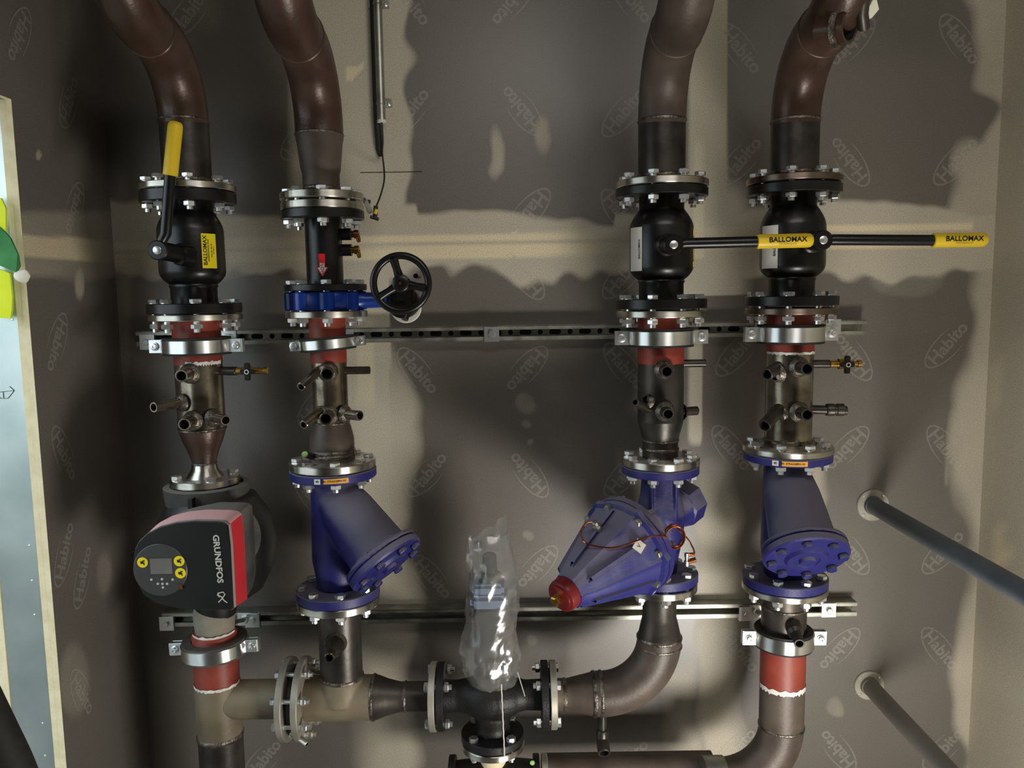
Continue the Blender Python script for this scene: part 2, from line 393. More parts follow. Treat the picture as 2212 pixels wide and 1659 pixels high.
def nozzle(mb, base, mouth, r, m='dark_pipe', weldr=None, wall=.0035):
    base, mouth = Vector(base), Vector(mouth); d = mouth - base; L = d.length
    mb.lathe([(r, 0), (r, L - .001), (r - .001, L), (r - wall, L)], base, d, m, 24, cap=False)
    mb.lathe([(r - wall, L), (r - wall, L - .03), (0, L - .03)], base, d, 'dark_hole', 24, cap=False)
    return mb
def az_for(X, Y, rd, px, z, back=False):
    best = None
    for i in range(-130, 131, 1):
        a = R_(i); p = (X + rd * math.sin(a), Y - rd * math.cos(a), z); e = abs(proj(p)[0] - px)
        if best is None or e < best[0]: best = (e, a, p)
    return best[1], Vector(best[2])
def mouth_at(X, Y, rd, px, py):
    z = Z(X, Y - rd * .8, py)
    for _ in range(3):
        a, p = az_for(X, Y, rd, px, z); z = Z(p.x, p.y, py)
    a, p = az_for(X, Y, rd, px, z); return a, p
PY = -0.27                       # all four risers stand 27 cm clear of the wall
XA, XB, XC, XD = -.781, -.456, .372, .694
r100, r80, r65 = .0572, .0445, .038

def zf(X, py, r=.11): return Z(X, PY - r, py)      # front rim height
def zs(X, py): return Z(X, PY, py)                 # axis height

# ================================================================ the room
def smooth(e0, e1, x):
    t = max(0, min(1, (x - e0) / (e1 - e0))); return t * t * (3 - 2 * t)
def wob(x, y, s=.012, a=30): return noise.noise(Vector((x * s, y * s, 0))) * a
def blob(px, py, cx, cy, rx, ry, soft=.5):
    d = math.hypot((px - cx) / rx, (py - cy) / ry); return 1 - smooth(1 - soft, 1 + soft, d)
def compound(px, py):
    w = wob(px, py); w2 = wob(px + 500, py, .02, 22); c = 0
    # upper: left joint, its feathered right side, and the long horizontal joint
    if py < 640:
        c = max(c, (1 - smooth(862, 895, px + w)) * smooth(600, 660, px) * (1 - smooth(560, 640, py)))
        c = max(c, smooth(1478, 1500, px) * (1 - smooth(1566, 1576, px)))
        c = max(c, smooth(1330, 1500, px + w) * (1 - smooth(1568, 1660, px)) * smooth(330, 470, py) )
    up = 452 - 18 * math.sin(px / 130.) + (24 if 900 < px < 1330 else 0)
    lo = 590 + 14 * math.sin(px / 60. + 1)
    band = smooth(up - 18, up + 16, py + w2 * .4) * (1 - smooth(lo - 15, lo + 25, py + w2))
    c = max(c, band * smooth(40, 120, px))
    # lower: joint left of the centre board and the right hand joint
    if py > 560:
        c = max(c, smooth(700, 740, px) * (1 - smooth(838, 846, px)) * (1 - smooth(1270, 1330, py)))
        c = max(c, .75 * smooth(700, 846, px) * (1 - smooth(862, 925, px + w + 16 * math.sin(py / 55.))) * smooth(620, 900, py))
        c = max(c, smooth(1476, 1500, px) * (1 - smooth(1512, 1522, px)) * (1 - smooth(940, 980, py)))
        c = max(c, .7 * smooth(1480, 1530, px + w) * (1 - smooth(1560, 1640, px + w)) * smooth(900, 1100, py))
        c = max(c, .55 * smooth(1380, 1480, px + w) * (1 - smooth(1480, 1560, px + w)) * smooth(1330, 1480, py))  # bright streak: the lamp's sheen on the board, put into the colour
    # screw dabs and smears
    for b in ((1137, 873, 26, 26), (1137, 918, 14, 12), (1140, 1162, 16, 14), (1146, 1385, 16, 16), (1145, 960, 10, 10), (1172, 290, 20, 46), (1073, 330, 16, 60),
              (2090, 345, 42, 50), (2046, 1010, 10, 60), (1805, 1525, 24, 24), (1540, 1200, 40, 70), (2085, 950, 42, 110),
              (760, 1490, 60, 60), (620, 520, 90, 40), (1960, 610, 90, 40), (1740, 1050, 50, 80)):
        c = max(c, (.6 if b[2] > 15 and b[3] > 40 else .36) * blob(px + w2 * .5, py + w * .5, *b))
    # corner joint on the right
    e = 2062 + 26 * math.sin(py / 85.) + 60 * smooth(190, 240, py) * (1 - smooth(300, 345, py)) - (py - 400) * .012
    c = max(c, .66 * smooth(e - 10, e + 44, px + w))
    # the left bay: compound by the left corner
    c = max(c, .35 * blob(px, py, 262, 640, 30, 420, .8)); c = max(c, .25 * blob(px, py, 450, 30, 60, 80, .8))
    return max(0, min(1, c))
def tape(px, py):
    e = 0
    yj = 545 - (px - 850) * .024
    if 60 < px < 2100:
        t1 = smooth(yj - 38, yj - 35, py) * (1 - smooth(yj - 20, yj - 17, py)); t2 = smooth(yj - 12, yj - 9, py) * (1 - smooth(yj + 14, yj + 17, py))
        fade = 1 - .75 * smooth(1180, 1330, px) * (1 - smooth(1740, 1800, px))
        fade *= .35 + .65 * smooth(600, 830, px) if px > 400 else .45
        e = max(e, .75 * fade * max(t1, t2))
    if 690 < py < 1260: e = max(e, .35 * smooth(768, 772, px) * (1 - smooth(806, 811, px)) * (1 - smooth(850, 900, py)))
    if py < 560: e = max(e, .4 * (1 - smooth(1517, 1521, px)) * smooth(1496, 1500, px) * smooth(290, 320, py) )
    e = max(e, .7 * (1 if (745 < px < 786 and 137 + abs(px - 745) * -.0 < py < 182 - (px - 745) * .75 and py > 146 - (px - 745) * .22) else 0))
    return e
def add_logo(mb, o, u, v, s=1.0):
    """the printed word with its open ellipse"""
    mb.text('Habito', o, u, v, .050 * s, 'logo', bold=.028, lift=.0004, w=1.02)
    mi = mb.mi('logo'); u, v, o = Vector(u).normalized(), Vector(v).normalized(), Vector(o); n = u.cross(v); b = len(mb.v); K = 30
    for k in range(K + 1):
        th = R_(62 + 232 * k / K); wdt = .0024 * s * max(0, math.sin(math.pi * k / K)) ** .7 + .0004
        for e in (-1, 1):
            mb.v.append(o + u * ((-.004 * s) + (.082 * s + e * wdt) * math.cos(th)) + v * ((.033 * s + e * wdt) * math.sin(th) - .001 - .004 * math.cos(th)) + n * .0004)
    for k in range(K): mb.face((b + 2 * k, b + 2 * k + 1, b + 2 * k + 3, b + 2 * k + 2), mi)
def setmasks(me, fc, ft):
    a = me.attributes.new('compound', 'FLOAT', 'POINT'); t = me.attributes.new('tape', 'FLOAT', 'POINT'); ca = []; ta = []
    for v in me.vertices:
        q = proj(v.co); ca.append(fc(*q)); ta.append(ft(*q))
    a.data.foreach_set('value', ca); t.data.foreach_set('value', ta)
def grid(mb, o, u, v, nu, nv, m):
    mi = mb.mi(m); o, u, v = Vector(o), Vector(u), Vector(v); b = len(mb.v)
    for j in range(nv + 1):
        for i in range(nu + 1): mb.v.append(o + u * (i / nu) + v * (j / nv))
    for j in range(nv):
        for i in range(nu):
            a = b + j * (nu + 1) + i; mb.face((a, a + 1, a + nu + 2, a + nu + 1), mi)
WL, WR, CZ, WF = -1.105, 1.352, 2.75, -4.0
LOGO = [(885, 240, 50), (1125, 235, 130), (1350, 240, 50), (885, 5, -50), (1105, 5, 230), (1365, 0, -50), (1140, 462, 230), (1345, 465, -50), (905, 805, -50), (1135, 800, 230),
        (1350, 795, -50), (925, 1022, 50), (1140, 1022, 130), (1352, 1022, 50), (935, 1250, -50), (1158, 1228, 230), (1130, 592, 130), (1350, 592, 50),
        (1602, 110, -50), (1602, 345, 50), (1838, 95, 230), (1833, 345, 130), (2075, 90, -50), (2068, 345, 50), (1595, 760, 50), (1840, 768, 130), (2048, 742, 50),
        (1582, 972, -50), (1828, 972, 230), (2045, 972, -50), (1835, 1190, 130), (2040, 1190, 50), (1600, 1410, -50), (1810, 1405, 230), (2032, 1405, -50),
        (1593, 1615, 50), (1808, 1618, 130), (2040, 1615, 50), (410, 25, 50), (655, 290, 50), (690, 868, 50), (682, 1078, -50), (1362, 1640, 50), (570, 1640, 50), (1350, 1225, -50)]
mb = MB()
grid(mb, (WL - .02, 0, 0), (WR - WL + .04, 0, 0), (0, 0, CZ), 260, 290, 'wall')
for px, py, r in LOGO:
    a = R_(r); o = P(px, py, 0); u = Vector((math.cos(a), 0, math.sin(a))); v = Vector((-math.sin(a), 0, math.cos(a))); add_logo(mb, o, u, v)
pa, pb_ = P(778, 373, -.0008), P(912, 371, -.0008); mb.box((pa + pb_) / 2, ((pb_ - pa).length, .0008, .0016), 'print')
w = struct('wall_back', mb); setmasks(w.data, compound, tape)

# left wall with the doorway (opening from DY towards the room, head at DZ)
DY, DY2, DZ, WT = -.415, -1.45, 2.05, .155
mb = MB(); bt = .03
grid(mb, (WL, DY, 0), (0, -DY, 0), (0, 0, CZ), 46, 280, 'wall')
for py, px, r in ((215, 150, 62), (80, 40, 240), (455, 160, 240), (745, 122, 240), (985, 140, -62), (1190, 140, 62), (1500, 178, -62), (1240, 180, 62)):
    p = PX(px, py, WL); a = R_(r); u = Vector((0, math.cos(a), math.sin(a))); v = Vector((0, -math.sin(a), math.cos(a)))
    add_logo(mb, p, u, v)
def cl(px, py):
    c = .5 * smooth(430, 470, py) * (1 - smooth(590, 640, py + wob(px, py))) * (1 - smooth(150, 330, px) * .5)
    c = max(c, .7 * blob(px, py, 172, 610, 12, 40)); c = max(c, .6 * blob(px, py, 83, 335, 8, 12, .3)); c = max(c, .3 * blob(px, py, 225, 1240, 22, 60)); c = max(c, .35 * blob(px, py, 160, 1470, 40, 100)); return c
def tl(px, py):
    y0 = 505 + (px - 60) * .08; return .6 * smooth(y0, y0 + 3, py) * (1 - smooth(y0 + 46, y0 + 50, py)) * (1 - .8 * smooth(150, 240, px))
for f in range(len(mb.f)): pass
wl = struct('wall_left', mb); setmasks(wl.data, cl, tl)
mb = MB()
mb.box((WL - .0135, WF / 2 + DY2 / 2, CZ / 2), (.027, DY2 - WF, CZ), 'wall'); mb.box((WL - .0135, (DY + DY2) / 2, (DZ + CZ) / 2), (.027, DY - DY2, CZ - DZ), 'wall')
struct('wall_left_beside_door', mb)
# jamb layers: two inner boards, the steel stud, two outer boards
def jamb(name, x0, x1, m, inset=0.0):
    b = MB()
    b.box(((x0 + x1) / 2, DY + inset + .03, DZ / 2 + .02), (x1 - x0, .06, DZ + .04), m)
    b.box(((x0 + x1) / 2, (DY + DY2) / 2, DZ + .03 + inset), (x1 - x0, DY - DY2 + .12, .06), m)
    b.box(((x0 + x1) / 2, DY2 - inset - .03, DZ / 2 + .02), (x1 - x0, .06, DZ + .04), m)
    return b
b = jamb('trim_1', WL - .0145, WL - .0005, 'gypsum'); struct('trim_1', b)
b = jamb('trim_2', WL - .029, WL - .015, 'gypsum', .001); struct('trim_2', b)
b = jamb('trim_3', WL - .125, WL - .0295, 'stud', .005)
xs = WL - .078
for k, pyy in enumerate((690, 1180, 1256, 1330, 1565, 1635)):
    p = P(24 + (pyy - 690) * .075, pyy, DY); b.lathe([(.003, 0), (.003, .001), (0, .0022)], (p.x, DY + .0055, p.z), (0, -1, 0), 'bolt', 10)
# pencilled arrow on the stud
p = P(12, 850, DY); q = DY + .004
for A, B in (((-.03, .002), (.018, .006)), ((.018, .006), (.002, -.012)), ((.002, -.012), (-.014, -.012)), ((-.014, -.012), (-.03, 0)), ((-.008, .004), (-.008, -.011)), ((.018, .006), (.008, .016))):
    b.tube([(p.x + A[0], q, p.z + A[1]), (p.x + B[0], q, p.z + B[1])], .0006, 'print', 6)
struct('trim_3', b)
b = jamb('trim_4', WL - .155, WL - .1255, 'gypsum', .002); struct('trim_4', b)
mb = MB(); mb.box((WL - WT - .012, (DY + .3) / 2, CZ / 2), (.02, .3 - DY, CZ), 'ceil'); mb.box((WL - WT - .012, WF / 2 + DY2 / 2, CZ / 2), (.02, DY2 - WF, CZ), 'ceil'); mb.box((WL - WT - .012, (DY + DY2) / 2, (DZ + CZ) / 2), (.02, DY - DY2, CZ - DZ), 'ceil')
struct('wall_left_outer', mb)
# right wall, front wall, floor, ceiling
mb = MB(); grid(mb, (WR, 0, 0), (0, WF, 0), (0, 0, CZ), 90, 60, 'wall'); wr = struct('wall_right', mb)
def cr_(px, py): return .88 + .1 * math.sin(py / 140.)
def tr_(px, py):
    if px > 2212 or px < 2100: return .1
    return max(.55 if (2140 < px < 2178 and 1135 < py < 1230) else 0, .3 if (2150 < px < 2158 and 790 < py < 1130) else .0, .3 if (2140 < px < 2178 and 1056 < py < 1060) else 0)
setmasks(wr.data, cr_, tr_)
mb = MB(); mb.box(((WL + WR) / 2, WF - .02, CZ / 2), (WR - WL, .04, CZ), 'ceil'); struct('wall_front', mb)
mb = MB(); mb.box(((WL + WR) / 2, WF / 2, -.02), (WR - WL + .3, -WF + .1, .04), 'floor'); struct('floor', mb)
mb = MB(); mb.box(((WL + WR) / 2, WF / 2, CZ + .02), (WR - WL + .3, -WF + .1, .04), 'ceil'); struct('ceiling', mb)
# outdoors: grass and a hedge beyond the doorway
mb = MB(); mb.box((-6.3, -1, -.06), (10, 14, .04), 'floor'); struct('ground', mb)
mb = MB(); mi = mb.mi('leaf')
for k in range(5000):
    c = Vector((-3.6 + random.gauss(0, .18), random.uniform(-4.5, 2.5), random.uniform(0, 1.5 + .25 * math.sin(k)))); a, u, v = frame((random.uniform(-.2, 1), random.gauss(0, .6), random.gauss(0, .6))); s_ = random.uniform(.03, .06); b0 = len(mb.v)
    mb.v += [c - u * s_, c - v * s_ * .5, c + u * s_, c + v * s_ * .5]; mb.face((b0, b0 + 1, b0 + 2, b0 + 3), mi)
solo('hedge', mb, 'green leafy hedge outside the doorway', 'hedge', (-3.6, -1, 0), kind='stuff')

# ================================================================ struts across the wall
def strut(zc, x0, x1, label):
    T = Thing('strut_channel', label, 'channel', (x0, -.02, zc), 'slotted channels on the wall')
    y0, y1, h, t = -.0415, -.0005, .0206, .0025; mb = MB()
    L = x1 - x0; xc = (x0 + x1) / 2
    mb.box((xc, (y0 + y1) / 2, zc + h - t / 2), (L, y1 - y0, t), 'galv'); mb.box((xc, (y0 + y1) / 2, zc - h + t / 2), (L, y1 - y0, t), 'galv')
    mb.box((xc, y1 - t / 2, zc), (L, t, 2 * h - 2 * t), 'galv')
    for sg in (-1, 1):
        mb.box((xc, y0 + t / 2, zc + sg * (h - .0055)), (L, t, .0095), 'galv'); mb.box((xc, y0 + .005, zc + sg * (h - .0105)), (L, .008, .0018), 'galv')
    x = x0 + .03; k = 0                         # round and long slots punched in the back
    while x < x1 - .03:
        wd_ = .016 if k % 2 else .007
        b2 = [(wd_ * math.copysign(1, math.cos(a)) * (1 if wd_ > .01 else 0) * .6 + .0072 * math.cos(a), .0072 * math.sin(a)) for a in [2 * math.pi * i / 16 + .01 for i in range(16)]]
        mb.prism(b2, (x, y1 - t - .0006, zc), (1, 0, 0), (0, 0, 1), (0, .0005, 0), 'dark_hole'); x += .042 if k % 2 else .042; k += 1
    T.part('channel', mb)
    return T
z1, z2 = 1.4945, .683
TS1 = strut(z1, -1.04, .985, 'upper galvanised slotted strut channel running behind the four pipe clamps')
TS2 = strut(z2, -1.02, .985, 'lower galvanised strut channel with a dark open slot, behind the plastic bag')
def fixing(T, px, py, w_=.038):
    p = P(px, py, -.045); mb = MB()
    mb.box((p.x, -.0455, p.z), (w_, .004, w_ * 1.1), 'zinc', ch=.001)
    for e in (-1, 1): mb.box((p.x + e * w_ / 2, -.040, p.z), (.003, .014, w_ * 1.1), 'zinc')
    mb.lathe([(.011, 0), (.011, .0015)], (p.x, -.0475, p.z), (0, -1, 0), 'bolt', 16); mb.hexp((p.x, -.049, p.z), (0, -1, 0), .009, .007)
    T.part('fixing_bracket', mb)
for px, py in ((318, 739), (1062, 722), (1800, 706)): fixing(TS1, px, py)
for px, py in ((360, 1347), (545, 1340), (1612, 1326), (1790, 1318)): fixing(TS2, px, py)

# ================================================================ pipe clamps
def clamp(X, pyt, pyb, R, label, tiltx=0., rubber='rubber', zrod=None, lug=.03, rp=r100):
    zt, zb = Z(X, PY - R, pyt), Z(X, PY - R, pyb); zc = (zt + zb) / 2; h = zt - zb
    T = Thing('pipe_clamp', label, 'clamp', (X, PY, zc), 'pipe clamps')
    ax = Vector((math.sin(tiltx), 0, math.cos(tiltx))); o = Vector((X, PY, zc))
    mb = MB(); mb.lathe([(R - .004, -h / 2), (R, -h / 2 + .001), (R, h / 2 - .001), (R - .004, h / 2), (R - .005, h / 2 - .002), (R - .005, -h / 2 + .002), (R - .004, -h / 2)], o, ax, 'zinc_band', 64, cap=False)
    T.part('band', mb)
    mb = MB(); mb.lathe([(rp + .0006, -h / 2 - .005), (R - .003, -h / 2 - .005), (R - .0035, h / 2 + .005), (rp + .0006, h / 2 + .005)], o, ax, rubber, 48, cap=False)
    T.part('rubber_liner', mb)
    rot = Matrix.Rotation(tiltx, 3, 'Y')
    for e in (-1, 1):
        mb = MB()
        for yy in (-.011, .006):
            mb.box(o + rot @ Vector((e * (R + lug / 2 - .003), yy, 0)), (lug + .004, .0045, h), 'zinc', rot, ch=.0012)
        mb.box(o + rot @ Vector((e * (R + lug), -.002, 0)), (.003, .018, h), 'zinc', rot)
        L_ = T.part('lug', mb)
        mb = MB(); c = o + rot @ Vector((e * (R + lug * .52), -.014, 0))
        mb.lathe([(.0105, 0), (.0105, .0015), (.009, .002)], c, (0, -1, 0), 'bolt', 20); mb.lathe([(.0078, 0), (.0078, .004), (.0066, .0065), (.0035, .0068), (.0035, .004)], c + Vector((0, -.001, 0)), (0, -1, 0), 'bolt', 18)
        mb.lathe([(.004, 0), (.004, .035)], c, (0, 1, 0), 'bolt', 12)
        T.part('clamp_bolt', mb, parent=L_)
    mb = MB(); yb = PY + R; zr = zrod if zrod is not None else zc
    mb.tube([(X, yb - .004, zc), (X, (yb - .05) / 2, zc), (X, -.05, zr), (X, -.03, zr)], .006, 'galv', 12); mb.hexp((X, yb - .002, zc), (0, 1, 0), .012, .01, 'zinc')
    mb.box((X, -.044, zr), (.04, .004, .036), 'zinc', ch=.001); mb.hexp((X, -.046, zr), (0, -1, 0), .012, .01, 'zinc')
    T.part('threaded_rod', mb)
    return T

# ================================================================ upper pipes that bend forward under the ceiling
def upper_pipe(X, label, pyw, pyf, collar, m='brown_pipe', red=None, py_el=268, fl=None, frad=.112):
    """pyf: top of flange on the front rim; pyw: weld line"""
    zfl = zf(X, pyf, frad); T = Thing('bent_pipe', label, 'pipe', (X, PY, zfl), 'bent steel pipes coming down from the ceiling')
    zw = zs(X, pyw); z0 = zs(X, py_el); R = .165
    pts = [(X, PY, zw), (X, PY, z0)]
    for i in range(1, 13):
        a = R_(i * 7.5); pts.append((X, PY - R * (1 - math.cos(a)), z0 + R * math.sin(a)))
    ly, lz = pts[-1][1], pts[-1][2]
    for i in range(1, 13):
        a = R_(i * 7.5); pts.append((X, ly - R * math.sin(a), lz + R * (1 - math.cos(a))))
    pts += [(X, ly - R, lz + R + .05), (X, ly - R, CZ + .005)]
    mb = MB(); mb.tube(pts, r100, m, 40)
    p = Vector(pts[13]); mb.lathe([(r100 - .001, -.004), (r100 + .002, -.001), (r100 + .002, .001), (r100 - .001, .004)], p, (0, -1, 0), m, 40, cap=False)
    T.part('pipe_bend', mb)
    return T, zfl, zw
def weld_collar(T, X, zw, zbot, r0, r1, m='dark_pipe', taper=None):
    mb = MB()
    if taper: mb.lathe([(r1, zbot), (r1, zbot + taper[0]), (r1 + (r0 - r1) * .25, zbot + taper[0] + .012), (r0 - (r0 - r1) * .2, zbot + taper[1] - .012), (r0, zbot + taper[1]), (r0, zw)], (X, PY, 0), (0, 0, 1), m, 44)
    else: mb.lathe([(r1, zbot), (r0, zw)], (X, PY, 0), (0, 0, 1), m, 44)
    weldring(mb, r0, zw, X, PY); weldring(mb, r1, zbot + .012, X, PY, .006)
    T.part('pipe_collar', mb)

TA, zA0, zAw = upper_pipe(XA, 'leftmost bent brown steel pipe, above the ball valve whose yellow handle stands up', 262, 387, None, 'rust_pipe')
TB, zB0, zBw = upper_pipe(XB, 'second bent pipe from the left, narrowing just above a pair of spaced silver flanges', 292, 407, None, 'rust_pipe', py_el=278, frad=.1)
TC, zC0, zCw = upper_pipe(XC, 'third bent steel pipe from the left, coming down onto the valve between the bays', 262, 377, None, 'brown_pipe')
TD, zD0, zDw = upper_pipe(XD, 'rightmost bent steel pipe with a torn branch hole near the top', 262, 370, None, 'rust_pipe')
for T, X, z0, zw in ((TA, XA, zA0, zAw), (TC, XC, zC0, zCw), (TD, XD, zD0, zDw)): weld_collar(T, X, zw, z0, r100 - .0003, r100 - .0006)
weld_collar(TB, XB, zBw, zB0, r100 - .0003, r80, 'brown_pipe', taper=(.045, .13))
# silver slip flanges at the ends of the upper pipes
for T, X, z0, pyb, m in ((TA, XA, zA0, 402, 'machined'), (TC, XC, zC0, 393, 'machined'), (TD, XD, zD0, 385, 'dull_machined')):
    T.part('flange', flange(.112, zf(X, pyb), z0, X, PY, m))
zBb = zf(XB, 424, .1); TB.part('flange', flange(.1, zBb, zB0, XB, PY))
# branch on the right pipe: dark socket with a rag of film and white tape
p = P(1823, 58, -.545); mb = MB(); dv = Vector((.55, -.62, -.10))
mb.lathe([(.034, -.05), (.034, .012), (.031, .014), (.027, .012)], p, dv, 'rust_pipe', 28, cap=False); mb.lathe([(.027, .012), (.027, -.02), (0, -.02)], p, dv, 'dark_hole', 28, cap=False)
mb.lathe([(.043, -.012), (.041, -.004), (.036, -.002)], p, dv, 'weld', 28, cap=False)
br = TD.part('branch_socket', mb)
mb = MB(); mb.tube([P(1797, 62, -.53), P(1800, 40, -.54), P(1812, 22, -.55), P(1832, 8, -.55), P(1850, 0, -.55)], [.003, .006, .007, .006, .003], 'film', 10)
TD.part('plastic_wrap', mb)
a_ = [P(1879, -8, -.56), P(1893, -4, -.56), P(1899, 20, -.55), P(1884, 38, -.55), P(1877, 42, -.55), P(1871, 25, -.56), P(1876, 8, -.56)]
mb = MB(); mi = mb.mi('white_crumple'); b0 = len(mb.v); mb.v += [q for q in a_] + [q + Vector((0, .012, .002)) for q in a_]; n = len(a_)
mb.face(range(b0, b0 + n), mi); mb.face([b0 + n + i for i in range(n)][::-1], mi)
for i in range(n): mb.face((b0 + i, b0 + n + i, b0 + n + (i + 1) % n, b0 + (i + 1) % n), mi)
TD.part('torn_tape', mb, label='torn white tape end')
mb = MB(); mb.tube([P(1866, 60, -.54), P(1862, 30, -.56), P(1868, -20, -.58)], .0125, 'dark_pipe', 16); TD.part('branch_pipe', mb)

# ================================================================ black ball valves
def ball_valve(X, label, f0, f1, g0, g1, body, hubpx, lever, bt, group='black ball valves with yellow handle grips'):
    """f0,f1 top black flange rows; g0,g1 bottom flange rows; body=(neck end, shoulder, shoulder low, neck low) rows"""
    zt0, zt1, zb0, zb1 = zf(X, f0), zf(X, f1), zf(X, g0), zf(X, g1)
    T = Thing('ball_valve', label, 'valve', (X, PY, zb1), group)
    T.part('top_flange', flange(.111, zt1, zt0, X, PY, 'black')); T.part('bottom_flange', flange(.111, zb1, zb0, X, PY, 'black'))
    n0, s0, s1, n1 = [Z(X, PY - .06, q) for q in body]; rn, rb = .0545, .0775
    pr = [(rn, zb0 - .002), (rn, n1), (rn + .003, n1 + .004), (rn + .001, n1 + .009)]
    for i in range(1, 9):
        t = i / 8; pr.append((rn + (rb - rn) * math.sin(t * math.pi / 2) ** .8, n1 + .009 + (s1 - n1 - .009) * (1 - math.cos(t * math.pi / 2)) if False else n1 + .009 + (s1 - n1 - .009) * t))
    for i in range(1, 9):
        t = i / 8; pr.append((rb - (rb - rn) * (1 - math.cos(t * math.pi / 2)) ** 1.0, s0 + (n0 - s0) * t))
    pr += [(rn, zt1 + .002)]
    mb = MB(); mb.lathe(pr, (X, PY, 0), (0, 0, 1), 'black', 56); T.part('valve_body', mb, ang=60)
    bolts(T, (X, PY, (zt0 + zt1) / 2 + .012), (0, 0, 1), .092, 8, (zt0 - zt1) + .026, .5); bolts(T, (X, PY, (zb0 + zb1) / 2 - .012), (0, 0, 1), .092, 8, (zb0 - zb1) + .024, .5)
    # stem and hub towards the camera
    hc = P(hubpx[0], hubpx[1], PY - .145); base = Vector((X, PY - .05, hc.z)) if hubpx[2] is None else P(*hubpx[2], PY - .07)
    mb = MB(); d = hc - base; mb.lathe([(.026, 0), (.026, d.length * .35), (.021, d.length * .4), (.021, d.length * .9)], base, d, 'black', 28); T.part('stem', mb)
    mb = MB(); y = (0, -1, 0); mb.lathe([(.021, -.012), (.0225, -.009), (.0225, .010), (.020, .013)], hc, y, 'black', 28); mb.lathe([(.0095, .012), (.0095, .0145), (.008, .0155)], hc, y, 'bolt', 18)
    T.part('hub', mb)
    e0, e1, gp = [P(a, b_, PY - .145) for a, b_ in lever]     # lever end at hub, start of grip, tip
    hub_dir = (e1 - e0).normalized()
    mb = MB(); mb.tube([hc + hub_dir * .014, e0, e1], [.010, .0125, .0125], 'black', 20); h = T.part('handle', mb)
    mb = MB(); L = (gp - e1).length; mb.lathe([(.0125, -.004), (.0158, -.003), (.0162, 0), (.0162, L - .014), (.0155, L - .007), (.012, L - .002), (.006, L)], e1, gp - e1, 'yellow', 28)
    if bt:
        mid = (e1 + gp) / 2; mb.text('BALLOMAX', mid + Vector((0, -.0166, .002)), gp - e1, (0, 0, 1), .0165, 'print', bold=.02, lift=.0005); mb.text('www.ballomax.com', mid + Vector((0, -.0164, -.0075)), gp - e1, (0, 0, 1), .005, 'print', lift=.0006)
    T.part('grip', mb, parent=h)
    return T, (zt0, zt1, zb0, zb1)
def sticker(T, X, a0, a1, zlo, zhi, r, m, name, txt=None, par=None, yaw_txt=True, tsize=.02, label=None, extra=None):
    """label wrapped on a vertical cylinder; angles in degrees, 0 = towards the room, + = right"""
    mb = MB(); mi = mb.mi(m); K = 10; b0 = len(mb.v)
    for i in range(K + 1):
        a = R_(a0 + (a1 - a0) * i / K)
        for z in (zlo, zhi): mb.v.append(Vector((X + r * math.sin(a), PY - r * math.cos(a), z)))
    for i in range(K): mb.face((b0 + 2 * i, b0 + 2 * i + 2, b0 + 2 * i + 3, b0 + 2 * i + 1), mi)
    def wrap(body, s, zc, ac, vert, m2='print', bold=.02):
        vs_, fs = glyphs(body, bold, 'CENTER'); b = len(mb.v); mj = mb.mi(m2)
        for x, y in vs_:
            if vert: zz, aa = zc + x * s, R_(ac) - y * s / r
            else: zz, aa = zc + y * s, R_(ac) + x * s / r
            rr = r + .0005; mb.v.append(Vector((X + rr * math.sin(aa), PY - rr * math.cos(aa), zz)))
        for f in fs: mb.face([b + i for i in f], mj)
    for t in (txt or []): wrap(*t)
    return T.part(name, mb, label=label)
VA, zA = ball_valve(XA, 'black ball valve on the leftmost pipe, its yellow handle pointing up', 404, 430, 656, 679, (450, 500, 585, 622), (345, 541, (408, 553)), [(358, 505), (368, 376), (380, 262)], False)
zz = Z(XA, PY - .07, 541)
sticker(VA, XA, 38, 66, zz - .042, zz + .040, .0785, 'label_yellow', 'yellow_label', [('BALLOMAX', .0135, zz, 44, True), ('LEDNINGSVENTIL PN25', .005, zz, 50, True), ('DN 100  PN 25', .005, zz, 56, True), ('-40 +200 C', .004, zz, 60, True)], label='yellow maker label')
VC, zC = ball_valve(XC, 'black ball valve on the third pipe, horizontal handle reaching the rightmost pipe', 395, 415, 646, 668, (447, 492, 575, 612), (1453, 529, (1436, 529)), [(1480, 526), (1638, 522), (1756, 519)], True)
zz = Z(XC, PY - .07, 536)
sticker(VC, XC, -80, -46, zz - .052, zz + .052, .0785, 'white', 'white_label', [('BALLOMAX', .009, zz, -52, True)], label='white data label'); sticker(VC, XC, 62, 84, zz - .044, zz + .044, .0785, 'label_yellow', 'yellow_label', [('BALLOMAX', .012, zz, 66, True)])
VD, zD = ball_valve(XD, 'black ball valve on the rightmost pipe, handle pointing right over bare wall', 388, 410, 639, 661, (440, 490, 572, 606), (1774, 519, (1746, 524)), [(1798, 518), (2018, 519), (2132, 518)], True)
zz = Z(XD, PY - .07, 530)
sticker(VD, XD, -82, -44, zz - .052, zz + .05, .0785, 'white', 'white_label', [('BALLOMAX', .009, zz, -50, True)], label='white data label'); sticker(VD, XD, 62, 76, zz - .044, zz + .044, .0785, 'label_yellow', 'yellow_label')

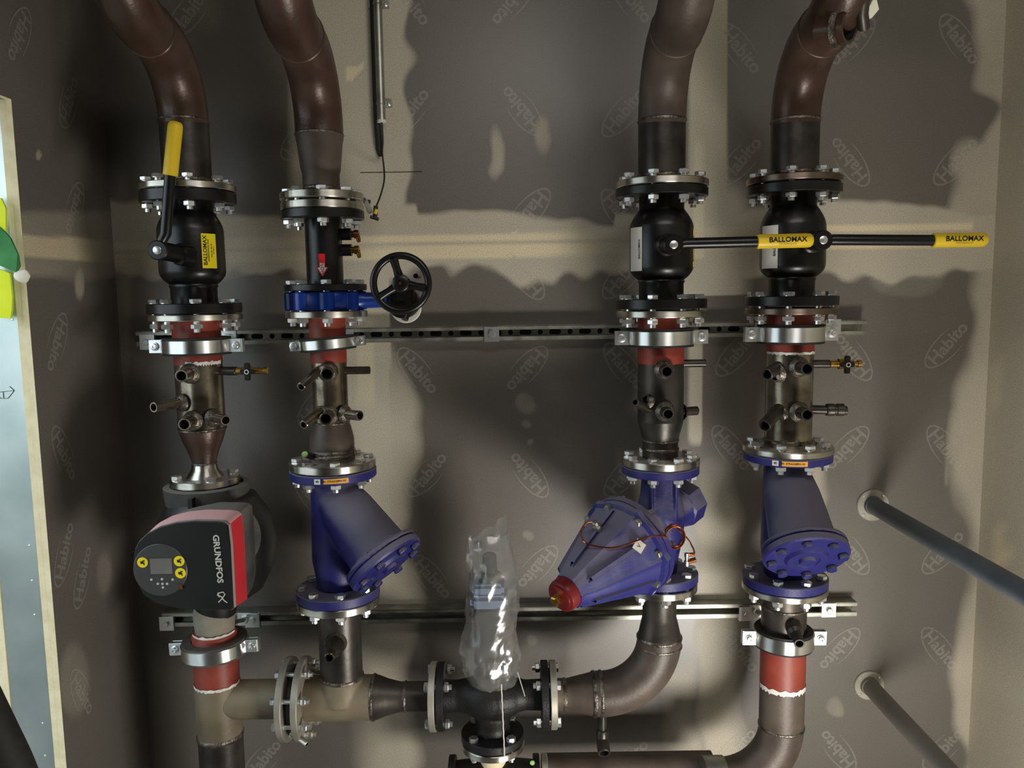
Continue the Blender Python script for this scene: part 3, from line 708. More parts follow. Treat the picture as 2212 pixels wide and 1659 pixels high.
# ================================================================ column A: manifold spool between valve and pump
def stub(T, X, ba, rd, px, py, r, pyb=None, m='bare_steel', name='stub', weld=True):
    a, p = mouth_at(X, PY, rd, px, py)
    zb = p.z if pyb is None else Z(X + .05 * math.sin(a), PY - .05 * math.cos(a), pyb)
    b = Vector((X, PY, zb)) + Vector((math.sin(a), -math.cos(a), 0)) * ba
    mb = MB(); nozzle(mb, b, p, r, m)
    if weld: mb.lathe([(r + .010, .0), (r + .006, .006), (r, .010)], Vector((X, PY, zb)) + (p - b).normalized() * (ba + .012), p - b, 'weld', 24, cap=False)
    return T.part(name, mb), a, p
zfA0, zfA1 = zf(XA, 681), zf(XA, 695)
T = Thing('manifold_spool', 'flanged manifold pipe on the left riser, red primer above, tapering down onto the pump', 'pipe', (XA, PY, zfA1), 'manifold pipes with open stubs')
T.part('flange', flange(.111, zfA1, zfA0, XA, PY))
zr0, zr1, zt, zn, zg0 = zfA1, zs(XA, 785), zs(XA, 925), zs(XA, 1000), zs(XA, 1022)
mb = MB(); mb.lathe([(r100, zr1), (r100, zr0 + .001)], (XA, PY, 0), (0, 0, 1), 'primer', 44); T.part('primed_section', mb, label='red oxide primed section')
def ragged(T, X, z, r, w, m='white_tape', seed=0, name='brush_mark', a0=-90, a1=90):
    mb = MB(); mi = mb.mi(m); K = 60; b0 = len(mb.v)
    for i in range(K + 1):
        a = R_(a0 + (a1 - a0) * i / K); n1 = noise.noise(Vector((i * .21 + seed, 3, 1))); n2 = noise.noise(Vector((i * .5 + seed, 9, 4)))
        for z_ in (z - w * (.7 + .7 * n2), z + w * (.5 + .6 * n1)): mb.v.append(Vector((X + (r + .0007) * math.sin(a), PY - (r + .0007) * math.cos(a), z_)))
    for i in range(K): mb.face((b0 + 2 * i, b0 + 2 * i + 2, b0 + 2 * i + 3, b0 + 2 * i + 1), mi)
    return T.part(name, mb)
ragged(T, XA, zr1 + .004, r100 + .0003, .007, seed=2, a0=-10, a1=85)
mb = MB(); pr = [(.029, zs(XA, 1030)), (.029, zn)]
for i in range(1, 11):
    t = i / 10; pr.append((.029 + (r100 - .029) * (t - .05 * math.sin(t * 2 * math.pi)), zn + (zt - zn) * t))
mb.lathe(pr, (XA, PY, 0), (0, 0, 1), 'rust_pipe', 44, cap=False); weldring(mb, .029, zn, XA, PY); T.part('reducer', mb, ang=60)
mb = MB(); mb.lathe([(r100 - .0004, zt), (r100 - .0004, zr1)], (XA, PY, 0), (0, 0, 1), 'bare_steel', 44); weldring(mb, r100, zt, XA, PY); T.part('pipe_section', mb)
stub(T, XA, .05, .118, 392, 812, .0150); stub(T, XA, .05, .118, 398, 917, .0150); stub(T, XA, .05, .125, 488, 908, .0130)
stub(T, XA, .05, .145, 331, 880, .0125)
zst = zs(XA, 802); mb = MB(); nozzle(mb, (XA + .05, PY, zst), (XA + .098, PY - .01, zst), .011, 'dark_pipe'); T.part('stub', mb)
TmA = T
# small drain cock on it
def cock(X0, z, label, X1, m='dark_pipe'):
    C_ = Thing('drain_cock', label, 'valve', (X0, PY - .01, z), 'small drain cocks'); y = PY - .011
    mb = MB(); mb.lathe([(.009, 0), (.009, .02), (.013, .021), (.013, .036), (.008, .038), (.008, .06)], (X0, y, z), (1, 0, 0), 'brass', 16); C_.part('cock_body', mb)
    xc = X0 + .034; mb = MB()
    mb.box((xc, y - .022, z), (.014, .008, .044), 'black', ch=.002); mb.box((xc, y - .022, z), (.036, .007, .012), 'black', ch=.002); mb.lathe([(.006, -.02), (.006, .008), (.0035, .008), (.0035, .004)], (xc, y - .022, z), (0, -1, 0), 'zinc', 16); C_.part('cross_handle', mb)
    mb = MB(); mb.lathe([(.0065, 0), (.0065, .012), (.009, .013), (.009, .022), (.004, .023)], (X0 + .055, y, z), (1, 0, 0), 'brass', 16); C_.part('outlet', mb)
cock(XA + .098, zst, 'small brass drain cock on a stub of the left riser, beside its red band', 0)
# lower flange of the spool (pump side)
zp1, zp0 = zf(XA, 1061, .084), zf(XA, 1046, .084)
mb = flange(.084, zp1, zp0, XA, PY); mb.lathe([(.045, zp0), (.032, zp0 + .02), (.030, zn)], (XA, PY, 0), (0, 0, 1), 'machined', 40); T.part('pump_flange', mb)
bolts(T, (XA, PY, (zp0 + zp1) / 2), (0, 0, 1), .068, 4, zp0 - zp1, .35)
clamp(XA, 737, 766, .084, 'bright zinc pipe clamp on the leftmost pipe just below the upper silver flange', 0, zrod=z1)

# ================================================================ circulation pump
T = Thing('circulation_pump', 'black and red circulation pump with a slanted control panel on the left riser', 'pump', (XA, PY, .75))
zt = zp1; mb = MB(); xs_ = XA + .018; zk = Z(XA, PY, 1165)
mb.lathe([(.10, zt - .045), (.104, zt - .012), (.104, zt - .003), (.098, zt), (.088, zt), (.086, zt - .012), (.03, zt - .014)], (XA + .004, PY, 0), (0, 0, 1), 'pump_grey', 48, cap=False)
T.part('insulation_collar', mb)
mb = MB(); mb.lathe([(.105, zt - .035), (.114, zt - .05), (.136, zt - .085), (.150, zk), (.142, zk - .07), (.112, zk - .13), (.07, zk - .16)], (xs_, PY, 0), (0, 0, 1), 'pump_black', 48)
mb.box((xs_ - .01, PY - .112, zt - .05), (.01, .02, .08), 'pump_black'); T.part('insulation_shell', mb, ang=50)
# head: built in a panel frame.  The panel faces the room, slightly up; outline traced at its own distance
YP = -.52
out = [(288, 1210), (291, 1188), (300, 1170), (318, 1153), (345, 1139), (380, 1130), (420, 1126), (468, 1127), (484, 1129), (492, 1136), (497, 1180), (500, 1240), (503, 1300), (504, 1314), (498, 1318), (430, 1318), (380, 1314), (335, 1303), (308, 1283), (293, 1252), (288, 1230)]
def outline(ex, y): return [P(a, b_, YP) for a, b_ in out]
pp = outline(0, YP); cx = sum(p.x for p in pp) / len(pp); cz = sum(p.z for p in pp) / len(pp)
def ringloft(mb, levels, m, capf=True, capb=True):
    mi = mb.mi(m); rings = []
    for sx, sz, dy, ox, oz in levels:
        r = []
        for p in pp: mb.v.append(Vector((cx + (p.x - cx) * sx + ox, YP + dy, cz + (p.z - cz) * sz + oz))); r.append(len(mb.v) - 1)
        rings.append(r)
    n = len(pp)
    for A, B in zip(rings, rings[1:]):
        for i in range(n): j = (i + 1) % n; mb.face((A[i], B[i], B[j], A[j]), mi)
    if capf: mb.face(rings[0][::-1], mi)
    if capb: mb.face(rings[-1], mi)
mb = MB(); ringloft(mb, [(.985, .985, -.001, 0, 0), (1, 1, .002, 0, 0), (1, 1, .012, 0, 0)], 'pump_black'); T.part('front_cover', mb, ang=40)
mb = MB(); ringloft(mb, [(1.008, 1.008, .004, 0, 0), (1.012, 1.012, .013, .001, 0)], 'grey_edge'); T.part('grey_trim', mb, ang=40)
mb = MB(); ringloft(mb, [(1.01, 1.01, .0125, 0, .000), (1.04, 1.05, .045, .004, .003), (1.05, 1.06, .062, .006, .004)], 'red_plastic'); T.part('red_band', mb, ang=40, label='red plastic band')
mb = MB(); ringloft(mb, [(1.03, 1.03, .060, .006, .004), (.99, .99, .10, .014, .012), (.80, .86, .14, .03, .02)], 'pump_grey'); T.part('head_housing', mb, ang=50, label='dusty grey cast housing')
mb = MB(); c0 = Vector((cx + .05, YP + .12, cz + .02)); mb.lathe([(.085, 0), (.088, .03), (.07, .06), (.07, .16)], c0, Vector((xs_, PY, zk)) - c0, 'pump_grey', 36)
T.part('motor_casing', mb)
# control panel disc, screen, stickers
def pf(px, py, lift=.002): p = P(px, py, YP - lift); return p
yv = (0, -1, 0); sc_ = 1.73 / FP
mb = MB(); c0 = pf(347, 1231, .0); mb.lathe([(.0605, 0), (.0605, .0015), (.059, .0028)], c0, yv, 'panel_grey', 56); cp = T.part('control_panel', mb)
mb = MB(); mb.box(pf(348, 1223, .0035), (.049, .002, .036), 'screen', ch=.0005); T.part('screen', mb, parent=cp)
mb = MB()
for a, b_ in ((327, 1252), (350, 1251), (373, 1252), (341, 1261), (351, 1261), (361, 1261), (352, 1269)):
    mb.lathe([(.0028, 0), (.0028, .0006), (0, .001)], pf(a, b_, .0028), yv, 'silver_print', 12)
T.part('button', mb, parent=cp)
for a, b_ in ((308, 1215), (387, 1212), (390, 1238)):
    mb = MB(); c0 = pf(a, b_, .0033); mb.lathe([(.0120, 0), (.0120, .0006)], c0, yv, 'label_yellow', 24)
    mb.box(c0 + Vector((-.001, -.0009, .0)), (.007, .0004, .006), 'print'); mb.box(c0 + Vector((.003, -.0009, .004)), (.005, .0004, .0022), 'print'); mb.box(c0 + Vector((.0035, -.0009, -.003)), (.002, .0004, .006), 'print')
    T.part('round_sticker', mb, parent=cp, label='round yellow sticker')
mb = MB(); mb.box(pf(391, 1267, .004), (.006, .002, .012), 'bronze', Matrix.Rotation(-.4, 3, 'Y')); T.part('orange_tab', mb, parent=cp)
mb = MB(); o = P(471, 1207, YP - .0015); u = (P(478, 1290, YP) - P(464, 1150, YP)); v = Vector((-u.z, 0, u.x)); v = -Vector((u.z, 0, -u.x))
mb.text('GRUNDFOS', o, u, v, .0190, 'silver_print', bold=.035, lift=.0012, w=1.10)
T.part('maker_lettering', mb); mb = MB()
for q in ([(472, 1281), (482, 1279), (486, 1284), (479, 1294), (472, 1301)], [(469, 1285), (478, 1289), (484, 1297), (491, 1302)], [(474, 1290), (470, 1281)]):
    mb.tube([P(a, b_, YP - .0022) for a, b_ in q], [.0014] * len(q), 'silver_print', 6)
T.part('maker_mark', mb)
# pump outlet neck and lower riser
zn0, zn1 = zs(XA, 1300), zs(XA, 1362)
mb = MB(); mb.lathe([(.048, zn1 - .002), (.052, zn0 - .03), (.045, zn0), (.045, zk - .12)], (XA + .002, PY, 0), (0, 0, 1), 'grey_tape', 40); T.part('taped_neck', mb, label='neck wrapped in grey tape')
mb = MB(); mb.lathe([(.045, 0), (.055, .03), (.06, .1)], (XA + .01, PY, zk - .2), (0, 0, 1), 'pump_black', 36); T.part('pump_casing', mb)

# ================================================================ column A lower tee, with branch to the right
ZH = Z(-.3, PY, 1505)
T = Thing('tee_pipe', 'lower left tee pipe, red primer over dusty brown steel, going down out of view', 'pipe', (XA, PY, .3))
zc0, zc1 = zs(XA, 1360), zs(XA, 1472)
mb = MB(); mb.lathe([(r100 - .001, zc1), (r100 - .001, zc0 - .01), (.050, zc0)], (XA, PY, 0), (0, 0, 1), 'primer', 44); T.part('primed_section', mb, label='red oxide primed section')
ragged(T, XA, zc0 - .003, .0525, .007, seed=5); ragged(T, XA, zc1 + .001, r100, .006, seed=8)
zt2 = zs(XA, 1585); zb2 = .02
mb = MB(); mb.lathe([(r100, zt2), (r100, zc1)], (XA, PY, 0), (0, 0, 1), 'tan_pipe', 48); XF = -.606
mb.lathe([(.0495, 0), (.0495, XF - XA)], (XA, PY, ZH), (1, 0, 0), 'tan_pipe', 40); T.part('tee_body', mb)
mb = MB(); mb.lathe([(r100 - .0005, zb2), (r100 - .0005, zt2)], (XA, PY, 0), (0, 0, 1), 'dark_pipe', 44); weldring(mb, r100, zt2, XA, PY, .008); T.part('lower_pipe', mb)
T.part('flange', flangeX(.106, XF, XF + .017, PY, ZH, 'escutcheon'))
clamp(XA, 1413, 1440, .084, 'bright zinc clamp on the red section below the pump', -.03, rubber='grey_rubber', zrod=z2)

# orifice joint and second tee going to the mixing valve
T = Thing('orifice_plate', 'thin orifice plate between two spaced flanges on the lower left cross pipe', 'plate', (XF + .03, PY, ZH))
mb = MB(); mb.lathe([(.082, 0), (.084, .002), (.084, .009), (.082, .011)], (XF + .0235, PY, ZH), (1, 0, 0), 'dark_pipe', 48); mb.lathe([(.062, -.0065), (.062, .0165)], (XF + .0235, PY, ZH), (1, 0, 0), 'escutcheon', 40); T.part('plate', mb)
bolts(T, (XF + .031, PY, ZH), (-1, 0, 0), .088, 8, .066, .5, r=.011)
mb = MB()
for e, zz in ((0, -.082), (0, -.10)): pass
nozzle(mb, (XF + .03, PY - .06, ZH - .06), (XF + .075, PY - .085, ZH - .078), .008, 'galv'); T.part('tapping', mb)
X0 = XF + .040
T = Thing('tee_pipe', 'brown cross pipe below the left blue strainer, tapering right to the black mixing valve', 'pipe', (XB, PY, ZH))
T.part('flange', flangeX(.106, X0, X0 + .017, PY, ZH, 'escutcheon'))
xr0, xr1, xf1 = P(808, 1505, PY).x, P(868, 1505, PY).x, P(922, 1500, PY - .086).x
zB4 = zf(XB, 1322, .105); zB5 = zf(XB, 1338, .105)
mb = MB(); mb.lathe([(r100, X0 + .01), (r100, xr0)], (0, PY, ZH), (1, 0, 0), 'tan_pipe', 48)
mb.lathe([(r100, ZH), (r100 - .003, ZH + .055)], (XB, PY, 0), (0, 0, 1), 'tan_pipe', 44)
mb.lathe([(.064, ZH - .0), (.062, ZH + .03), (.055, ZH + .062)], (XB, PY, 0), (0, 0, 1), 'tan_pipe', 44); T.part('tee_body', mb, cast=.0035)
mb = MB(); mb.lathe([(r100 + .0003, xr0), (r100 - .002, xr0 + .012), (.046, (xr0 + xr1) / 2), (.0385, xr1 - .006), (r65, xr1), (r65, xf1)], (0, PY, ZH), (1, 0, 0), 'dark_pipe', 44, cap=False)
mb.lathe([(r100 + .001, -.004), (r100 + .003, 0), (r100 + .001, .004)], (xr0, PY, ZH), (1, 0, 0), 'weld', 40, cap=False); mb.lathe([(r65, -.004), (r65 + .003, 0), (r65, .004)], (xr1 + .01, PY, ZH), (1, 0, 0), 'weld', 40, cap=False)
T.part('reducer', mb, ang=60)
mb = MB(); mb.lathe([(.0545, ZH + .058), (.0545, zB5)], (XB, PY, 0), (0, 0, 1), 'dark_pipe', 44); weldring(mb, .055, ZH + .06, XB, PY, .006); T.part('riser', mb)
T.part('top_flange', flange(.105, zB5, zB4, XB, PY))
a, p = mouth_at(XB, PY, .135, 711, 1422); pb = Vector((XB, PY - .04, Z(XB, PY - .05, 1388)))
mb = MB(); L = (p - pb).length; nozzle(mb, pb, p, .0125, 'bare_steel'); mb.lathe([(.023, 0), (.023, L * .55), (.014, L * .72)], pb, p - pb, 'dark_pipe', 24); mb.lathe([(.029, .012), (.024, .024)], pb, p - pb, 'weld', 24, cap=False); T.part('angled_stub', mb)
T.part('end_flange', flangeX(.087, xf1, xf1 + .0165, PY, ZH, 'dull_machined'))

# ================================================================ mixing valve, black three-way
XM = P(1063, 1505, PY).x
xv0 = xf1 + .0195; xg1 = P(1205, 1495, PY - .08).x; xg0 = xg1 - .017; xw1 = xg0 - .004
T = Thing('three_way_valve', 'black cast iron three-way mixing valve at the bottom centre below the plastic bag', 'valve', (XM, PY, ZH - .16))
T.part('left_flange', flangeX(.086, xv0, xv0 + .0185, PY, ZH, 'black_iron')); T.part('right_flange', flangeX(.086, xw1 - .0185, xw1, PY, ZH, 'black_iron'))
zw0, zw1 = Z(XM, PY - .08, 1616), Z(XM, PY - .08, 1633)
T.part('bottom_flange', flange(.083, zw1, zw0, XM, PY, 'black_iron'))
mb = MB(); mb.sphere((XM, PY, ZH - .002), .066, 'black_iron', 40, (1.38, 1.0, .92)); mb.lathe([(.043, xv0 + .01), (.040, xv0 + .05), (.05, XM - .04), (.05, XM + .04), (.038, xw1 - .06), (.040, xw1 - .01)], (0, PY, ZH), (1, 0, 0), 'black_iron', 40)
mb.lathe([(.048, zw0 - .004), (.044, zw0 + .02), (.05, ZH - .05), (.04, ZH)], (XM, PY, 0), (0, 0, 1), 'black_iron', 40); mb.lathe([(.05, ZH), (.046, ZH + .068)], (XM, PY, 0), (0, 0, 1), 'black_iron', 40); T.part('valve_body', mb, cast=.0035)
bolts(T, (xv0 + .000, PY, ZH), (-1, 0, 0), .070, 4, .040, .5, r=.0125); bolts(T, (xw1, PY, ZH), (1, 0, 0), .070, 4, .040, .5, r=.0125); bolts(T, (XM, PY, zw0 - .018), (0, 0, 1), .068, 4, .036, .5, r=.0125)
# actuator under the bag
zq = lambda py, y=PY: Z(XM, y, py)
T = Thing('valve_actuator', 'dark actuator with pale blue head, seen through the clear plastic bag', 'actuator', (XM, PY, ZH + .06))
mb = MB(); zb_, zm_, zt_ = ZH + .06, zq(1300), zq(1195)
mb.lathe([(.03, zb_), (.028, zb_ + .03), (.045, zb_ + .035), (.045, zb_ + .05)], (XM, PY, 0), (0, 0, 1), 'act_dark', 32); mb.box((XM, PY, (zb_ + .05 + zm_) / 2), (.085, .08, zm_ - zb_ - .05), 'act_dark', ch=.012); T.part('housing', mb)
mb = MB(); mb.box((XM - .002, PY, zm_ + .012), (.096, .09, .035), 'act_blue', ch=.01); mb.box((XM - .004, PY, zm_ + .043), (.082, .08, .03), 'act_blue', ch=.008); T.part('blue_head', mb, label='pale blue cover')
mb = MB(); mb.lathe([(.03, zm_ + .055), (.03, zm_ + .075), (.02, zm_ + .078), (.018, zt_ - .005), (.012, zt_)], (XM, PY, 0), (0, 0, 1), 'pump_grey', 28); T.part('knob', mb)
for e in (-1, 1):
    mb = MB(); mb.box((XM + e * .03, PY - .043, (zb_ + zm_) / 2 + .02), (.01, .012, (zm_ - zb_) * .7), 'act_dark', ch=.002); T.part('yoke_bar', mb)
# bag
T = Thing('plastic_bag', 'clear crumpled plastic bag tied over the actuator of the mixing valve', 'bag', (XM, PY, ZH + .04))
mb = MB(); mi = mb.mi('film'); K, J = 44, 40
prof = [(1490, .030, 1090), (1482, .045, 1072), (1468, .064, 1062), (1440, .074, 1058), (1400, .076, 1056), (1360, .070, 1060), (1320, .068, 1062), (1270, .066, 1064), (1220, .060, 1062), (1180, .056, 1058), (1165, .055, 1056)]
rings = []
for j in range(J + 1):
    t = j / J * (len(prof) - 1); i = min(int(t), len(prof) - 2); f = t - i
    py = prof[i][0] * (1 - f) + prof[i + 1][0] * f; rr = prof[i][1] * (1 - f) + prof[i + 1][1] * f; cx_ = prof[i][2] * (1 - f) + prof[i + 1][2] * f
    c = P(cx_, py, PY); ring = []
    for k in range(K):
        th = 2 * math.pi * k / K; q = Vector((math.cos(th) * 1.6, math.sin(th) * 1.6, c.z * 15))
        d = rr + .010 * noise.noise(q * .9) + .014 * (.5 - abs(noise.noise(q * 1.7 + Vector((5, 1, 2))))) * (1 if j > 2 else .3) - .004
        fl_ = max(0, (j / J - .80) / .2); dy = 1 - .55 * fl_
        zz = c.z + fl_ * (.030 * max(0, math.cos(th - .5)) + .02 * noise.noise(q)) + (.02 * fl_ if abs(k - K * .12) < 3 else 0)
        mb.v.append(Vector((c.x + d * math.cos(th), PY + d * .9 * math.sin(th) * dy, zz))); ring.append(len(mb.v) - 1)
    rings.append(ring)
for A, B in zip(rings, rings[1:]):
    for k in range(K): j = (k + 1) % K; mb.face((A[k], A[j], B[j], B[k]), mi)
o = T.part('film', mb, ang=28)
mb = MB(); mi = mb.mi('film')                                   # the loose upright corner at the back of the mouth
q = [P(1012, 1178, PY + .03), P(1040, 1160, PY + .035), P(1076, 1132, PY + .03), P(1070, 1165, PY + .03), P(1098, 1145, PY - .02), P(1090, 1190, PY - .02), P(1040, 1190, PY + .0)]
b0 = len(mb.v); mb.v += q; mb.face((b0, b0 + 1, b0 + 3, b0 + 6), mi); mb.face((b0 + 1, b0 + 2, b0 + 3), mi); mb.face((b0 + 3, b0 + 4, b0 + 5, b0 + 6), mi); T.part('bag_mouth_corner', mb)
# string
mb = MB(); pts = []
for i in range(60):
    t = i / 59; px = 1083 + 7 * t + .25 * math.sin(t * 50); py = 1478 + 156 * t; pts.append(P(px, py, PY - .075 - .012 * t))
mb.tube(pts, .0016, 'string', 8); solo('string', mb, 'white twisted string hanging from the bag over the black mixing valve', 'string', P(1086, 1490, PY - .08))
mb = MB(); mb.tube([P(1118, 1452, PY - .06), P(1126, 1478, PY - .068), P(1134, 1504, PY - .07)], .0011, 'string', 6); solo('string', mb, 'short loose end of clear line right of the plastic bag', 'string', P(1126, 1478, PY - .08))

# pipework below the mixing valve
T = Thing('bottom_fitting', 'silver flange and yellowish taped neck below the mixing valve at the bottom edge', 'pipe', (XM, PY, .3))
T.part('flange', flange(.083, zw1 - .02, zw1 - .003, XM, PY, 'machined'))
mb = MB(); mb.lathe([(.034, zw1 - .12), (.034, zw1 - .02)], (XM, PY, 0), (0, 0, 1), 'gypsum', 32); T.part('taped_neck', mb, label='yellowish taped neck')
zL = zw1 - .105
mb = MB(); mb.lathe([(.05, -.10), (.056, -.04), (.056, .04), (.05, .105)], (XM, PY, zL - .012), (1, 0, 0), 'black_iron', 36); T.part('tee_body', mb)
for x0_, x1_, m_ in ((-.118, -.100, 'black_iron'), (.105, .122, 'black_iron'), (.127, .143, 'dull_machined')): T.part('side_flange', flangeX(.064, XM + x0_, XM + x1_, PY, zL - .012, m_))
mb = MB(); mb.lathe([(.006, 0), (.006, .003)], P(1150, 1647, PY - .085), (0, -1, 0), 'green_cap', 16); T.part('green_plug', mb, label='small green plug')
zLp = zL - .002
T = Thing('cross_pipe', 'brown horizontal pipe along the bottom edge, right of the mixing valve', 'pipe', (XM + .2, PY, zL))
mb = MB(); mb.lathe([(.0535, XM + .135), (.0535, XD - .16)], (0, PY + .08, zL - .048), (1, 0, 0), 'brown_pipe', 40); T.part('pipe', mb)

# ================================================================ column B upper: spacer flange, metering spool
T = Thing('metering_spool', 'black flanged metering pipe with two test points and a red and white arrow', 'pipe', (XB, PY, zf(XB, 628, .1)))
b0_, b1_, b2_, b3_ = [zf(XB, q, .1) for q in (429, 446, 447, 467)]
mb = flange(.099, b1_, b0_, XB, PY, 'machined'); T.part('spacer_flange', mb)
mb = MB(); mb.lathe([(.075, b0_ - .001), (.075, zBb + .001)], (XB, PY, 0), (0, 0, 1), 'rubber', 40); T.part('gasket', mb)
T.part('top_flange', flange(.1, b3_, b2_, XB, PY, 'black'))
c0_, c1_ = zf(XB, 613, .1), zf(XB, 628, .1)
T.part('bottom_flange', flange(.1, c1_, c0_, XB, PY, 'black'))
mb = MB(); mb.lathe([(.0445, c0_ - .001), (.0445, b3_ + .001)], (XB, PY, 0), (0, 0, 1), 'black', 44); T.part('pipe_body', mb)
bolts(T, (XB, PY, (zB0 + b3_) / 2), (0, 0, 1), .081, 8, zB0 - b3_, .3)
for py, mm in ((507, 'bronze'), (541, 'brass')):
    z = zs(XB, py); mb = MB(); mb.lathe([(.0145, 0), (.0145, .030)], (XB + .038, PY, z), (1, 0, 0), 'black', 20); mb.lathe([(.008, .030), (.008, .036), (.0105, .037), (.0105, .048), (.007, .049)], (XB + .038, PY, z), (1, 0, 0), mm, 16)
    mb.lathe([(.0055, 0), (.0055, .014), (.004, .02)], (XB + .083, PY - .002, z), (.2, 0, -1), mm, 14); T.part('test_point', mb)
# arrow sticker
zt_, zm_, ze_ = Z(XB, PY - .045, 548), Z(XB, PY - .045, 577), Z(XB, PY - .045, 598)
mb = MB()
def curve_poly(mb, poly, r, m, lift):
    mi = mb.mi(m); b = len(mb.v)
    for x, z in poly: a = x / r; mb.v.append(Vector((XB + (r + lift) * math.sin(a), PY - (r + lift) * math.cos(a), z)))
    mb.face(range(b, b + len(poly)), mi)
rr = .0446; ax_ = .004; hw = .0075
def arrow_(k, ztop, zmid, ztip, m, lift):
    curve_poly(mb, [(ax_ - hw * k, ztop), (ax_ - hw * k, zmid), (ax_ + hw * k, zmid), (ax_ + hw * k, ztop)], rr, m, lift)
    curve_poly(mb, [(ax_ - hw * 2 * k, zmid), (ax_, ztip), (ax_, zmid)], rr, m, lift); curve_poly(mb, [(ax_, zmid), (ax_, ztip), (ax_ + hw * 2 * k, zmid)], rr, m, lift)
arrow_(1, zt_, zm_, ze_, 'red', .0006); zt3 = zt_ - .022; arrow_(.72, zt3, zm_ - .001, ze_ + .004, 'white', .0014)
sq = T.part('flow_arrow', mb, label='red and white flow arrow sticker')
mb = MB(); mb.text('FLOW', Vector((XB + ax_, PY - rr - .0016, (zt3 + ze_) / 2 + .003)), (0, 0, -1), (1, 0, 0), .011, 'red', bold=.01, lift=.0004); T.part('flow_lettering', mb, parent=sq)

# ================================================================ butterfly valve
d0_, d1_ = zf(XB, 630, .1), zf(XB, 671, .1); zbv = (d0_ + d1_) / 2
T = Thing('butterfly_valve', 'bright blue lugged butterfly valve with a black handwheel out to its right', 'valve', (XB, PY, d1_))
lug8 = lambda th, r, t: r * (.90 + .10 * max(0, math.cos(8 * (th) + .6)) ** .5)
mb = MB(); mb.lathe([(.084, d1_), (.086, d1_ + .003), (.086, d0_ - .003), (.084, d0_)], (XB, PY, 0), (0, 0, 1), 'blue_bright', 64)
for k in range(8):
    th = 2 * math.pi * (k + .3) / 8; mb.lathe([(.0165, d1_), (.019, d1_ + .003), (.019, d0_ - .003), (.0165, d0_)], (XB + .081 * math.sin(th), PY - .081 * math.cos(th), 0), (0, 0, 1), 'blue_bright', 24); T.part('valve_body', mb)
mb = MB(); mb.lathe([(.06, d1_ - .004), (.06, d0_ + .004)], (XB, PY, 0), (0, 0, 1), 'rubber', 40); T.part('seat_liner', mb)
xg = P(868, 648, PY).x
mb = MB(); mb.lathe([(.026, XB + .085), (.020, XB + .10), (.0185, xg - .03), (.024, xg - .026)], (0, PY, zbv), (1, 0, 0), 'blue_bright', 28); T.part('neck', mb)
mb = MB(); mb.lathe([(.036, -.022), (.040, -.018), (.040, .018), (.036, .022)], (xg + .004, PY - .0, zbv - .006), (0, 1, 0), 'black', 40); mb.box((xg + .01, PY - .028, zbv + .012), (.05, .04, .045), 'black', ch=.008); gb = T.part('gearbox', mb)
mb = MB(); mb.lathe([(.0, -.002), (.0375, -.002), (.040, 0), (.040, .003), (.0, .003)], (xg + .002, PY + .055, zbv - .02), (0, 1, 0), 'white', 40, cap=False); T.part('position_disc', mb, parent=gb)
hc = P(866, 612, PY - .125); RW = .0635
mb = MB(); mb.tube([hc + Vector((0, .02, 0)), Vector((hc.x, PY - .02, hc.z))], .009, 'galv', 14); T.part('wheel_shaft', mb)
mb = MB(); mi = mb.mi('black'); K, J = 56, 14; b0 = len(mb.v)
for i in range(K):
    th = 2 * math.pi * i / K
    for j in range(J):
        ph = 2 * math.pi * j / J; rr = RW + .0085 * math.cos(ph); mb.v.append(hc + Vector((rr * math.cos(th), .0075 * math.sin(ph), rr * math.sin(th))))
for i in range(K):
    for j in range(J): a_, b_, c_, d_ = i * J + j, ((i + 1) % K) * J + j, ((i + 1) % K) * J + (j + 1) % J, i * J + (j + 1) % J; mb.face((b0 + a_, b0 + d_, b0 + c_, b0 + b_), mi)
hw_ = T.part('handwheel', mb, label='black three-spoked handwheel')
for deg in (105, -12, 212):
    a = R_(deg); d = Vector((math.cos(a), 0, math.sin(a))); mb = MB(); mb.tube([hc + d * .012 + Vector((0, .006, 0)), hc + d * .035 + Vector((0, .003, 0)), hc + d * (RW - .004)], [.0115, .009, .0105], 'black', 14); T.part('spoke', mb, parent=hw_)
mb = MB(); mb.lathe([(.021, -.012), (.0215, 0), (.019, .012), (.016, .014), (.006, .014)], hc + Vector((0, .002, 0)), (0, -1, 0), 'black', 28); mb.lathe([(.004, .013), (.004, .0155)], hc, (0, -1, 0), 'brass', 14); T.part('wheel_hub', mb, parent=hw_)
mb = MB(); q = P(898, 596, PY - .11); mb.tube([q, q + Vector((0, .06, 0))], .006, 'black', 10); mb.tube([P(874, 690, PY - .06), P(880, 672, PY - .05)], .009, 'black', 12); T.part('grease_stub', mb, parent=gb)

# ================================================================ column B manifold
e0_, e1_ = zf(XB, 673, .1), zf(XB, 688, .1)
T = Thing('manifold_spool', 'manifold pipe between the blue butterfly valve and the left blue strainer, with two slanting stubs', 'pipe', (XB, PY, e1_), 'manifold pipes with open stubs')
T.part('flange', flange(.1, e1_, e0_, XB, PY)); bolts(T, (XB, PY, (c0_ + e1_) / 2), (0, 0, 1), .081, 8, c0_ - e1_, .3)
zr1 = zs(XB, 782); zt = zs(XB, 912); zn = zs(XB, 948); zf0, zf1 = zf(XB, 1012), zf(XB, 1029); 
mb = MB(); mb.lathe([(r80, zr1), (r80, e1_ + .001)], (XB, PY, 0), (0, 0, 1), 'primer', 44); T.part('primed_section', mb, label='red oxide primed section')
mb = MB(); mb.lathe([(r80 - .0003, zt), (r80 - .0003, zr1)], (XB, PY, 0), (0, 0, 1), 'bare_steel', 44); weldring(mb, r80, zt, XB, PY); T.part('pipe_section', mb)
